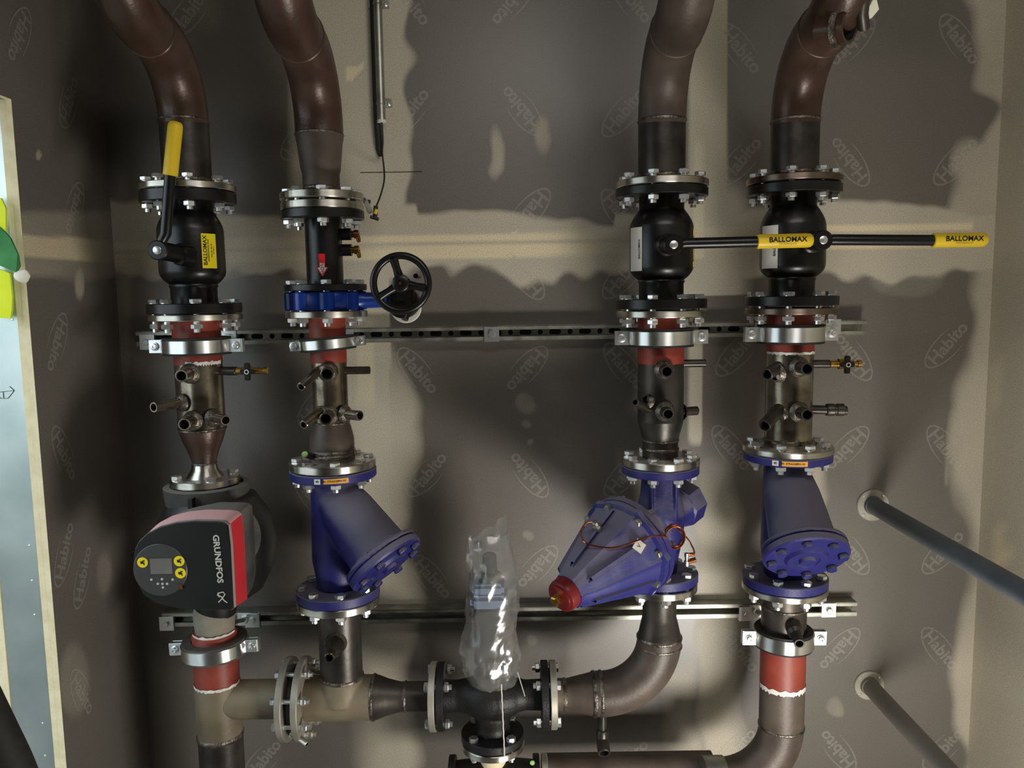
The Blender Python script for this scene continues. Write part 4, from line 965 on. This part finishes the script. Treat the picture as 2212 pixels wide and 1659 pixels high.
mb = MB(); mb.lathe([(.056, zf0 - .002), (.055, zn - .03), (.0555, zn), (.051, zn + (zt - zn) * .5), (.0455, zt)], (XB, PY, 0), (0, 0, 1), 'brown_pipe', 44); weldring(mb, .0555, zn - .03, XB, PY, .006); weldring(mb, .056, zf0 + .012, XB, PY, .006); T.part('reducer', mb, ang=50)
T.part('bottom_flange', flange(.1075, zf1, zf0, XB, PY))
stub(T, XB, .035, .105, 706, 808, .0150); stub(T, XB, .03, .105, 703, 905, .0150); stub(T, XB, .04, .105, 778, 898, .0125)
stub(T, XB, .03, .125, 650, 836, .011, pyb=795); stub(T, XB, .03, .125, 655, 918, .011, pyb=885)
z = zs(XB, 801); mb = MB(); nozzle(mb, (XB + .035, PY, z), (XB + .102, PY, z), .0098, 'dark_pipe'); T.part('stub', mb)
mb = MB(); q = P(659, 981, PY - .07); nozzle(mb, q + Vector((.008, .03, -.012)), q, .0085, 'dark_pipe'); mb.lathe([(.0075, 0), (.0075, .002)], q, (0, -1, 0), 'green_cap', 18); T.part('capped_stub', mb, label='small stub with a light green end')
clamp(XB, 735, 756, .0715, 'tilted zinc clamp on the narrower second pipe from the left', -.07, zrod=z1, lug=.02, rp=r80)

# ================================================================ blue Y strainers
def strainer(X, label, dirv, f0, f1, neck, k0, k1, rows_lbl, Lleg, Rb=.103, m2='blue', stk=None):
    zt0, zt1, zb0, zb1 = zf(X, f0), zf(X, f1), zf(X, k0), zf(X, k1)
    T = Thing('y_strainer', label, 'strainer', (X, PY, zb1), 'blue Y strainers')
    T.part('top_flange', flange(.108, zt1, zt0, X, PY, 'blue')); T.part('bottom_flange', flange(.106, zb1, zb0, X, PY, 'blue'))
    d = Vector(dirv).normalized(); o = Vector((X, PY, zt1 - .045))
    mb = MB(); mb.lathe([(.052, zb0 - .002), (.055, zb0 + .03), (.062, zb0 + .075), (.060, zt1 - .10), (.058, zt1 - .03), (.054, zt1 + .002)], (X, PY, 0), (0, 0, 1), 'blue', 44)
    mb.lathe([(.035, -.02), (.058, .0), (.068, .06), (.073, Lleg * .6), (.078, Lleg - .016), (Rb, Lleg - .014), (Rb, Lleg)], o, d, 'blue', 48)
    T.part('strainer_body', mb, cast=.0035)
    e = o + d * Lleg
    mb = MB(); mb.lathe([(Rb - .004, .0), (Rb - .004, .002), (Rb, .003), (Rb, .017), (Rb - .004, .021), (.052, .021), (.046, .029), (.03, .029), (.027, .026), (.020, .026), (.018, .034), (0, .034)], e, d, 'blue', 64, cap=False)
    cv = T.part('cover', mb, ang=40); bolts(T, e + d * .012, d, Rb - .019, 8, .022, .3, m=M['blue'], parent=cv, r=.0125, name='cover_bolt')
    bolts(T, (X, PY, (zt0 + zt1) / 2 + .010), (0, 0, 1), .089, 8, (zt0 - zt1) + .022, .35); bolts(T, (X, PY, (zb0 + zb1) / 2 - .010), (0, 0, 1), .089, 8, (zb0 - zb1) + .022, .35)
    zz = (zt0 + zt1) / 2
    sticker(T, X, stk[0], stk[1], zz - .0065, zz + .0065, .1085, 'white', 'white_label', [('40', .008, zz, (stk[0] + stk[1]) / 2, False)], label='small square white label')
    o_ = sticker(T, X, stk[2], stk[3], zz - .006, zz + .006, .1085, 'orange', 'orange_label', [('ARI  STRAINER', .0065, zz, stk[2] * .72 + stk[3] * .28, False), ('FIG 050', .0055, zz, stk[2] * .25 + stk[3] * .75, False)], label='narrow orange label')
    return T
strainer(XB, 'left blue Y strainer, its round bolted cover turned to the lower right', (.62, -.36, -.70), 1032, 1051, 1075, 1302, 1322, None, .212, Rb=.1, stk=(-12, -4, 0, 32))
strainer(XD, 'right blue Y strainer on the rightmost pipe, its bolted cover facing the room', (-.02, -.70, -.71), 995, 1012, 1040, 1274, 1293, None, .205, Rb=.1, stk=(-38, -30, -26, 6))

# ================================================================ column C manifold
f0_, f1_ = zf(XC, 672), zf(XC, 687)
T = Thing('manifold_spool', 'manifold pipe on the third riser with broad red primer band, above the control valve', 'pipe', (XC, PY, f1_), 'manifold pipes with open stubs')
T.part('flange', flange(.111, f1_, f0_, XC, PY)); zr1 = zs(XC, 784); zt = zs(XC, 908); zn = zs(XC, 950); g0_, g1_ = zf(XC, 1004, .097), zf(XC, 1020, .097)
mb = MB(); mb.lathe([(r100, zr1), (r100, f1_ + .001)], (XC, PY, 0), (0, 0, 1), 'primer', 44); T.part('primed_section', mb, label='red oxide primed section')
mb = MB(); mb.lathe([(r100 - .0003, zt), (r100 - .0003, zr1)], (XC, PY, 0), (0, 0, 1), 'dark_pipe', 44); T.part('pipe_section', mb)
mb = MB(); mb.lathe([(.0445, g0_ - .002), (.0445, zn), (.047, zn + .012), (.054, zt - .012), (r100 - .0005, zt)], (XC, PY, 0), (0, 0, 1), 'dark_pipe', 44); weldring(mb, .0445, zn, XC, PY); weldring(mb, .0445, zn - .022, XC, PY, .005); T.part('reducer', mb, ang=50)
T.part('bottom_flange', flange(.0975, g1_, g0_, XC, PY))
stub(T, XC, .05, .112, 1441, 803, .0145, m='dark_pipe'); stub(T, XC, .05, .110, 1443, 895, .0140, m='dark_pipe'); stub(T, XC, .05, .115, 1372, 869, .0100, pyb=885, m='dark_pipe'); stub(T, XC, .05, .105, 1506, 887, .0115, m='dark_pipe')
z = zs(XC, 786); mb = MB(); nozzle(mb, (XC + .05, PY, z), (XC + .112, PY, z), .0100, 'dark_pipe'); T.part('stub', mb)
clamp(XC, 717, 748, .0835, 'bright zinc clamp with greenish reflections on the third pipe, above its broad red band', 0, zrod=z1)

# differential pressure control valve
h0_, h1_, i0_, i1_ = zf(XC, 1022, .097), zf(XC, 1040, .097), zf(XC, 1262, .097), zf(XC, 1281, .097)
T = Thing('pressure_control_valve', 'blue pressure control valve with a big ribbed cone ending in a dark red cap', 'valve', (XC, PY, i1_))
T.part('top_flange', flange(.097, h1_, h0_, XC, PY, 'blue')); T.part('bottom_flange', flange(.097, i1_, i0_, XC, PY, 'blue'))
bolts(T, (XC, PY, (g0_ + h1_) / 2), (0, 0, 1), .080, 8, g0_ - h1_, .5); 
zc_ = Z(XC, PY, 1125); cb = Vector((XC, PY, zc_)); d = Vector((-.70, -.67, -.25)).normalized()
mb = MB(); mb.lathe([(.044, i0_ - .002), (.046, i0_ + .03), (.06, zc_ - .03), (.062, zc_ + .02), (.05, zc_ + .07), (.046, h1_ + .002)], (XC, PY, 0), (0, 0, 1), 'blue', 40)
mb.lathe([(.05, -.02), (.047, .06), (.055, .115)], cb, d, 'blue', 40); mb.lathe([(.05, 0), (.048, .075)], cb, -d, 'blue', 40)
for sgn in (-1, 1):
    mb.box((XC + sgn * .03, PY - .035, (h1_ + zc_) / 2 + .02), (.008, .04, h1_ - zc_ - .0), 'blue')
T.part('valve_body', mb, cast=.0032)
mb = MB(); mb.lathe([(.054, .074), (.060, .080), (.060, .128), (.052, .136)], cb, -d, 'blue', 8); mb.lathe([(.046, .05), (.054, .076)], cb, -d, 'blue', 32); T.part('back_cap', mb)
oc = cb + d * .14
mb = MB(); mb.lathe([(.108, -.022), (.124, -.018), (.124, -.001), (.118, .0)], oc, d, 'blue', 64); mb.lathe([(.05, -.04), (.105, -.018)], oc, d, 'blue', 40)
dr = T.part('diaphragm_case', mb)
Lc = .222
mb = MB(); rb = lambda th, r, t: r * (1 + .06 * max(0, math.cos(6 * th)) ** 12)
mb.lathe([(.122, 0), (.122, .016), (.112, .02), (.106, .035), (.078, .115), (.052, .190), (.040, Lc - .012), (.040, Lc)], oc, d, 'blue_dust', 96, rad=rb)
a_, u_, v_ = frame(d)
for k in range(6):
    th = 2 * math.pi * (k + .5) / 6; e = u_ * math.cos(th) + v_ * math.sin(th); f_ = (u_ * -math.sin(th) + v_ * math.cos(th)) * .004
    pts = [oc + d * .018 + e * .100, oc + d * .03 + e * .114, oc + d * .19 + e * .060, oc + d * .205 + e * .03]
    b0 = len(mb.v); mi = mb.mi('blue_dust'); mb.v += [q + f_ for q in pts] + [q - f_ for q in pts]
    mb.face((b0, b0 + 1, b0 + 2, b0 + 3), mi); mb.face((b0 + 7, b0 + 6, b0 + 5, b0 + 4), mi); mb.face((b0 + 1, b0 + 5, b0 + 6, b0 + 2), mi)
bell_v, bell_f = [Vector(q) for q in mb.v], list(mb.f); bell = T.part('spring_bell', mb, label='ribbed dusty blue cone'); bolts(T, oc - d * .0, d, .112, 8, .036, .2, m='galv', parent=dr, r=.010, name='case_bolt')
ec = oc + d * Lc
mb = MB(); mb.lathe([(.038, -.006), (.0385, 0), (.0385, .018), (.0365, .024), (.030, .026), (.030, .03), (0, .03)], ec, d, 'red_cap', 40, cap=False); T.part('adjusting_cap', mb, label='dark red cap')
mb = MB(); mb.lathe([(.013, .028), (.013, .046), (.010, .049)], ec, d, 'brass', 6); T.part('adjusting_nut', mb, label='brass square nut')
from mathutils.bvhtree import BVHTree
bvh = BVHTree.FromPolygons(bell_v, bell_f)
def onbell(px, py, lift):
    h = bvh.ray_cast(CAM, ray(px, py).normalized())
    if h[0] is None: return P(px, py, -.44), Vector((0, -1, 0))
    n_ = h[1] if h[1].dot(ray(px, py)) < 0 else -h[1]; return h[0] + n_ * lift, n_
q0, nrm = onbell(1380, 1180, .0014); uu = (P(1392, 1172, -.44) - P(1380, 1180, -.44)); uu = (uu - nrm * uu.dot(nrm)).normalized(); vv = nrm.cross(uu)
mb = MB(); rt = Matrix.Rotation(R_(20), 3, nrm); uu = rt @ uu; vv = rt @ vv
mb.prism([(-.0125, -.0125), (.0125, -.0125), (.0125, .0125), (-.0125, .0125)], q0, uu, vv, nrm * .001, 'white'); mb.text('V', q0 + nrm * .0015, uu, vv, .013, 'print', lift=.0004); T.part('white_label', mb, label='small white square label')
# copper capillary with a coil
fit, dfit = onbell(1291, 1141, .002); mb = MB(); mb.lathe([(.0105, -.01), (.0105, .008), (.0075, .009), (.0075, .018), (.004, .020)], fit, dfit, 'galv', 8); T.part('capillary_fitting', mb)
pts = [fit + dfit * .018, onbell(1280, 1148, .026)[0], onbell(1266, 1162, .022)[0], onbell(1266, 1178, .012)[0], onbell(1290, 1185, .009)[0], onbell(1325, 1186, .010)[0], onbell(1360, 1175, .012)[0], P(1395, 1161, -.485), P(1420, 1157, -.47), P(1435, 1157, -.45)]
def spline(pts, n=8):
    out_ = []; pts = [Vector(p) for p in pts]
    for i in range(len(pts) - 1):
        p0, p1, p2, p3 = pts[max(i - 1, 0)], pts[i], pts[i + 1], pts[min(i + 2, len(pts) - 1)]
        for k in range(n):
            t = k / n; out_.append(.5 * ((2 * p1) + (p2 - p0) * t + (2 * p0 - 5 * p1 + 4 * p2 - p3) * t * t + (3 * p1 - p0 - 3 * p2 + p3) * t ** 3))
    return out_ + [pts[-1]]
pts = spline(pts); cc = P(1457, 1158, -.435); rx, rz = .0225, .0270
for i in range(0, 24 * 4 + 6): a = math.pi + -i * 2 * math.pi / 24; pts.append(cc + Vector((rx * math.cos(a), -.012 + .0045 * i / 24 + .001 * math.sin(i), rz * math.sin(a))))
last = pts[-1]; pts += spline([last, P(1482, 1160, -.40), P(1494, 1178, -.36), P(1500, 1192, -.34), P(1498, 1199, -.34), P(1486, 1196, -.34)])[1:]
mb = MB(); mb.tube(pts, .0021, 'copper', 8); T.part('capillary_tube', mb, label='coiled copper capillary tube')
mb = MB(); q = P(1483, 1222, -.335); mb.lathe([(.007, 0), (.007, .012), (.0045, .013), (.0045, .022), (.006, .023), (.006, .032)], q, (0, 0, 1), 'zinc', 12); mb.lathe([(.0045, 0), (.0045, .02)], q + Vector((0, 0, .028)), (1, -.1, .1), 'bronze', 12); mb.lathe([(.006, 0), (.006, .022)], q + Vector((.002, 0, .01)), (1, -.2, .35), 'bronze', 12); T.part('needle_cock', mb)

# column C bottom: reducer, elbow and cross run to mixing valve
j0_, j1_ = zf(XC, 1286, .097), zf(XC, 1301, .097); zr = zs(XC, 1330); zr2 = zs(XC, 1372); Re = .152; zel = ZH + Re
T = Thing('elbow_pipe', 'dark elbow pipe below the blue control valve, turning left to the mixing valve', 'pipe', (XC, PY, ZH))
T.part('top_flange', flange(.095, j1_, j0_, XC, PY)); bolts(T, (XC, PY, (i0_ + j1_) / 2), (0, 0, 1), .080, 8, i0_ - j1_, .0)
mb = MB(); mb.lathe([(r100 - .0005, zel), (r100 - .0005, zr2), (.053, zr2 + .01), (.046, zr - .01), (.0435, zr), (.0435, j1_ + .001)], (XC, PY, 0), (0, 0, 1), 'dark_pipe', 44); weldring(mb, r100 - .0005, zr2 - .004, XC, PY, .006); weldring(mb, r100 - .0005, zr2 - .026, XC, PY, .005); T.part('reducer', mb, ang=50)
pts = [(XC, PY, zel + .002)]
for i in range(0, 19): a = R_(i * 5); pts.append((XC - Re + Re * math.cos(a), PY, ZH + Re - Re * math.sin(a)))
xe = XC - Re; xq = P(1283, 1497, PY).x; pts += [(xq, PY, ZH)]
mb = MB(); mb.tube(pts, r100, 'brown_pipe', 44); mb.lathe([(r100, -.004), (r100 + .0025, -.001), (r100 + .0025, .004), (r100, .006)], (xe - .002, PY, ZH), (1, 0, 0), 'weld', 40, cap=False); T.part('elbow', mb, ang=60)
x3 = P(1226, 1495, PY).x
mb = MB(); mb.lathe([(.040, xg1 - .002), (.040, x3), (.043, x3 + .012), (.053, xq - .012), (r100, xq + .002)], (0, PY, ZH), (1, 0, 0), 'brown_pipe', 44); mb.lathe([(r100, -.005), (r100 + .002, 0), (r100, .005)], (xq, PY, ZH), (1, 0, 0), 'weld', 40, cap=False); mb.lathe([(.040, -.005), (.0425, 0), (.040, .005)], (x3 - .008, PY, ZH), (1, 0, 0), 'weld', 40, cap=False); T.part('side_reducer', mb, ang=50)
T.part('end_flange', flangeX(.086, xg0, xg1, PY, ZH))
xd = P(1301, 1560, PY).x; zd = lambda py: Z(xd, PY, py)
mb = MB(); mb.lathe([(.0115, zd(1578)), (.0115, ZH - .05)], (xd, PY, 0), (0, 0, 1), 'dark_pipe', 20); mb.lathe([(.0135, zd(1600)), (.016, zd(1598)), (.016, zd(1578)), (.0135, zd(1575))], (xd, PY, 0), (0, 0, 1), 'dark_pipe', 20)
nozzle(mb, (xd, PY, zd(1598)), (xd + .001, PY - .034, zd(1612)), .0165, 'dark_pipe', wall=.005); T.part('drain_stub', mb)

# ================================================================ column D manifold
k0_, k1_ = zf(XD, 666), zf(XD, 680)
T = Thing('manifold_spool', 'manifold pipe on the rightmost riser, dark steel with stubs above the right strainer', 'pipe', (XD, PY, k1_), 'manifold pipes with open stubs')
T.part('flange', flange(.111, k1_, k0_, XD, PY, 'dull_machined')); zr1 = zs(XD, 760); l0_, l1_ = zf(XD, 980), zf(XD, 993)
mb = MB(); mb.lathe([(r100, zr1), (r100, k1_ + .001)], (XD, PY, 0), (0, 0, 1), 'primer', 44); T.part('primed_section', mb, label='thin red oxide band')
ragged(T, XD, zr1, r100 + .0003, .005, seed=11)
mb = MB(); mb.lathe([(r100 - .0003, l0_ - .002), (r100 - .0003, zr1)], (XD, PY, 0), (0, 0, 1), 'bare_steel', 44); weldring(mb, r100, l0_ + .012, XD, PY, .007); T.part('pipe_section', mb)
T.part('bottom_flange', flange(.110, l1_, l0_, XD, PY, 'machined'))
stub(T, XD, .05, .115, 1744, 797, .0150, m='dark_pipe'); stub(T, XD, .05, .108, 1745, 896, .0150, m='dark_pipe'); stub(T, XD, .05, .108, 1656, 809, .0150, m='dark_pipe', pyb=792)
stub(T, XD, .04, .130, 1650, 920, .0155, m='dark_pipe', pyb=880)
z = zs(XD, 787); mb = MB(); nozzle(mb, (XD + .05, PY, z), (XD + .098, PY - .005, z), .0105, 'dark_pipe'); T.part('stub', mb)
cock(XD + .096, z, 'small brass drain cock with shiny cross handle on a stub of the rightmost riser', 0)
z = zs(XD, 885); mb = MB(); nozzle(mb, (XD + .05, PY, z), (XD + .142, PY - .01, z - .003), .0115, 'dark_pipe'); mb.lathe([(.014, .0), (.016, .003), (.016, .018), (.014, .020), (.014, .024), (.016, .026), (.016, .042), (.013, .044)], (XD + .092, PY - .005, z - .001), (1, -.1, 0), 'dark_pipe', 20, cap=False); T.part('coupled_stub', mb)
clamp(XD, 708, 741, .0835, 'bright zinc clamp on the rightmost pipe under the upper valve', 0, zrod=z1)
m0_, m1_ = zf(XD, 1295), zf(XD, 1308)
T = Thing('elbow_pipe', 'lower right riser, red band with white brush edge, ending in an elbow turning left', 'pipe', (XD, PY, .3))
T.part('top_flange', flange(.106, m1_, m0_, XD, PY)); z5, z6 = zs(XD, 1385), zs(XD, 1476)
mb = MB(); mb.lathe([(r100 - .0008, z5), (r100 - .0008, m1_ + .001)], (XD, PY, 0), (0, 0, 1), 'dark_pipe', 44); weldring(mb, r100, m1_ - .045, XD, PY, .004); T.part('neck', mb)
mb = MB(); mb.lathe([(r100, z6), (r100, z5)], (XD, PY, 0), (0, 0, 1), 'primer', 44); T.part('primed_section', mb, label='red oxide primed section'); ragged(T, XD, z6, r100 + .0003, .010, seed=15)
ze = zs(XD, 1566); pts = [(XD, PY, z6), (XD, PY, ze)]
for i in range(1, 13): a = R_(i * 7.5); pts.append((XD - Re + Re * math.cos(a), PY, ze - Re * math.sin(a)))
mb = MB(); mb.tube(pts, r100 - .0002, 'brown_pipe', 44); weldring(mb, r100, ze, XD, PY, .005); T.part('elbow', mb, ang=60)
ex, ez = pts[-1][0], pts[-1][2]
mb = MB(); mb.lathe([(r100 + .002, -.05), (r100 + .004, -.046), (r100 + .004, .004), (r100, .008)], (ex - .0, PY, ez), (1, 0, 0), 'galv', 44); T.part('coupling', mb, label='galvanised grey coupling')
a, p = mouth_at(XD, PY, .12, 1727, 1391); mb = MB(); pb = Vector((XD + .008, PY - .035, Z(XD, PY - .06, 1352))); nozzle(mb, pb, p, .013, 'dark_pipe'); L = (p - pb).length; mb.lathe([(.020, 0), (.020, L * .5), (.013, L * .6)], pb, p - pb, 'dark_pipe', 24); T.part('angled_stub', mb)
clamp(XD, 1388, 1418, .0765, 'bright zinc clamp on the lower right riser, above the red band', .02, zrod=z2)

# ================================================================ conduit, cable and sensor
xk = P(820, 130, -.022).x; zt_, zb_ = CZ - .005, Z(xk, -.022, 262)
T = Thing('conduit', 'thin galvanised conduit clipped vertically to the wall above the handwheel', 'conduit', (xk, -.022, zb_))
mb = MB(); mb.lathe([(.0115, zb_), (.0115, zt_)], (xk, -.022, 0), (0, 0, 1), 'galv', 20); mb.lathe([(.0125, zb_ - .004), (.0125, zb_ + .003)], (xk, -.022, 0), (0, 0, 1), 'white', 20); T.part('conduit_tube', mb)
for py in (6, 222):
    z = Z(xk, -.022, py); mb = MB(); mb.box((xk, -.004, z), (.056, .006, .016), 'galv', ch=.001); mb.lathe([(.014, z - .006), (.012, z + .006)], (xk, -.020, 0), (0, 0, 1), 'galv', 20)
    for e in (-1, 1): mb.lathe([(.0055, 0), (.0055, .002), (.003, .004)], (xk + e * .019, -.007, z), (0, -1, 0), 'bolt', 12)
    T.part('saddle_clip', mb)
mb = MB(); x2 = P(813, 200, -.01).x; z9 = Z(x2, -.01, 338); mb.tube([(x2, -.012, zt_), (x2, -.012, Z(x2, -.01, 262)), (x2 + .003, -.010, z9 + .02), (x2 + .004, -.008, z9)], [.010, .010, .009, .005], 'cable', 16)  # dark strip down the wall beside the conduit, tapering at its end
solo('dark_strip', mb, 'dark strip running down the wall just left of the conduit', 'cable', (x2, -.012, z9))
mb = MB(); mb.tube(spline([(xk, -.022, zb_ + .02), P(827, 300, -.024), P(826, 330, -.02), P(830, 370, -.03), P(829, 395, -.06), P(821, 425, -.12), P(812, 447, -.17)]), .0023, 'cable', 8)
solo('sensor_cable', mb, 'thin dark cable curving from the conduit end down to the sensor', 'cable', P(828, 300, -.024))
T = Thing('flow_sensor', 'small sensor with yellow tip fixed to the right of the second pipe flanges', 'sensor', P(800, 440, -.18))
mb = MB(); a0 = P(787, 430, -.2); a1 = P(802, 462, -.19); mb.tube([P(778, 428, -.24), a0], .004, 'dark_pipe', 10); mb.box((a0 + a1) / 2, (.012, .012, .036), 'galv', Matrix.Rotation(-.35, 3, 'Y'), ch=.002); T.part('bracket', mb)
mb = MB(); mb.tube([P(812, 445, -.18), P(810, 470, -.18)], .006, 'act_dark', 12); mb.tube([P(800, 468, -.18), P(818, 474, -.18)], .0045, 'dark_pipe', 10); mb.tube([P(785, 434, -.19), P(800, 436, -.19)], .005, 'dark_pipe', 10); T.part('probe', mb)
mb = MB(); mb.tube([P(813, 452, -.187), P(810, 462, -.188)], .0045, 'yellow', 10); T.part('yellow_tip', mb)

# ================================================================ pipes straight out of the wall on the right
for px, py, r, R, label, m in ((1885, 1091, .030, .047, 'blue grey pipe sticking straight out of the wall, right of the right strainer', 'grey_pipe'), (1877, 1480, .030, .045, 'wall coloured pipe sticking out of the wall low on the right', 'escutcheon')):
    p = P(px, py, 0); T = Thing('wall_pipe', label, 'pipe', (p.x, 0, p.z), 'pipes through the right side of the wall')
    mb = MB(); mb.lathe([(R, 0), (R, .003), (R - .002, .005), (r + .002, .005)], p, (0, -1, 0), 'escutcheon', 40)
    for k in range(4):
        a = math.pi / 4 + k * math.pi / 2; mb.lathe([(.0035, .004), (.0035, .007), (.002, .008)], p + Vector((math.cos(a), 0, math.sin(a))) * (R - .008), (0, -1, 0), 'bolt', 10)
    T.part('wall_flange', mb)
    mb = MB(); rr = .0245 if m == 'grey_pipe' else .025
    mb.lathe([(rr + .003, .004), (rr + .002, .016), (rr, .017), (rr, 1.25)], p, (0, -1, 0), m if m == 'grey_pipe' else 'ceil', 32); T.part('pipe', mb)

# ================================================================ things at the doorway
T = Thing('hivis_vest', 'bright yellow and green hi-vis cloth hanging at the doorway on the far left', 'clothing', P(10, 560, DY - .02))
def cloth(T, name, poly, y, m, th=.006, wv=.004):
    mb = MB(); mi = mb.mi(m); b = len(mb.v); n = len(poly); pts = []
    for i, (a, c) in enumerate(poly): pts.append(P(a, c, y + wv * math.sin(i * 2.1)))
    mb.v += pts + [q + Vector((0, th, 0)) for q in pts]; mb.face(range(b, b + n), mi); mb.face([b + n + i for i in range(n)][::-1], mi)
    for i in range(n): j = (i + 1) % n; mb.face((b + i, b + n + i, b + n + j, b + j), mi)
    o = T.part(name, mb); return o
cloth(T, 'yellow_panel', [(-30, 420), (2, 428), (12, 450), (12, 500), (-5, 492), (-30, 480)], DY - .03, 'hivis')
cloth(T, 'green_panel', [(-40, 470), (0, 490), (22, 515), (38, 550), (42, 575), (34, 588), (10, 578), (-10, 570), (-40, 555)], DY - .036, 'green_cloth')
cloth(T, 'yellow_hem', [(-30, 570), (0, 582), (20, 590), (26, 640), (25, 670), (22, 688), (-30, 686)], DY - .03, 'hivis')
mb = MB(); mb.sphere(P(50, 596, DY - .03), .017, 'white_crumple', 28, (1, .7, .9))  # overexposed glare, put in as a white lump
ck = P(50, 596, DY - .03)
for i_, q in enumerate(mb.v): mb.v[i_] = ck + (q - ck) * (.85 + .7 * noise.noise(q * 45))
T.part('blown_spot', mb)
mb = MB(); pts = spline([P(-60, 1490, -1.0), P(-14, 1585, -1.0), P(26, 1670, -1.0), P(70, 1790, -1.0)]); mb.tube(pts, .036, 'rubber', 24)  # stands for a dark blob close to the lens, built as a tube
solo('dark_occluder', mb, 'thick dark hose crossing the bottom left corner of the view', 'occluder', pts[0])
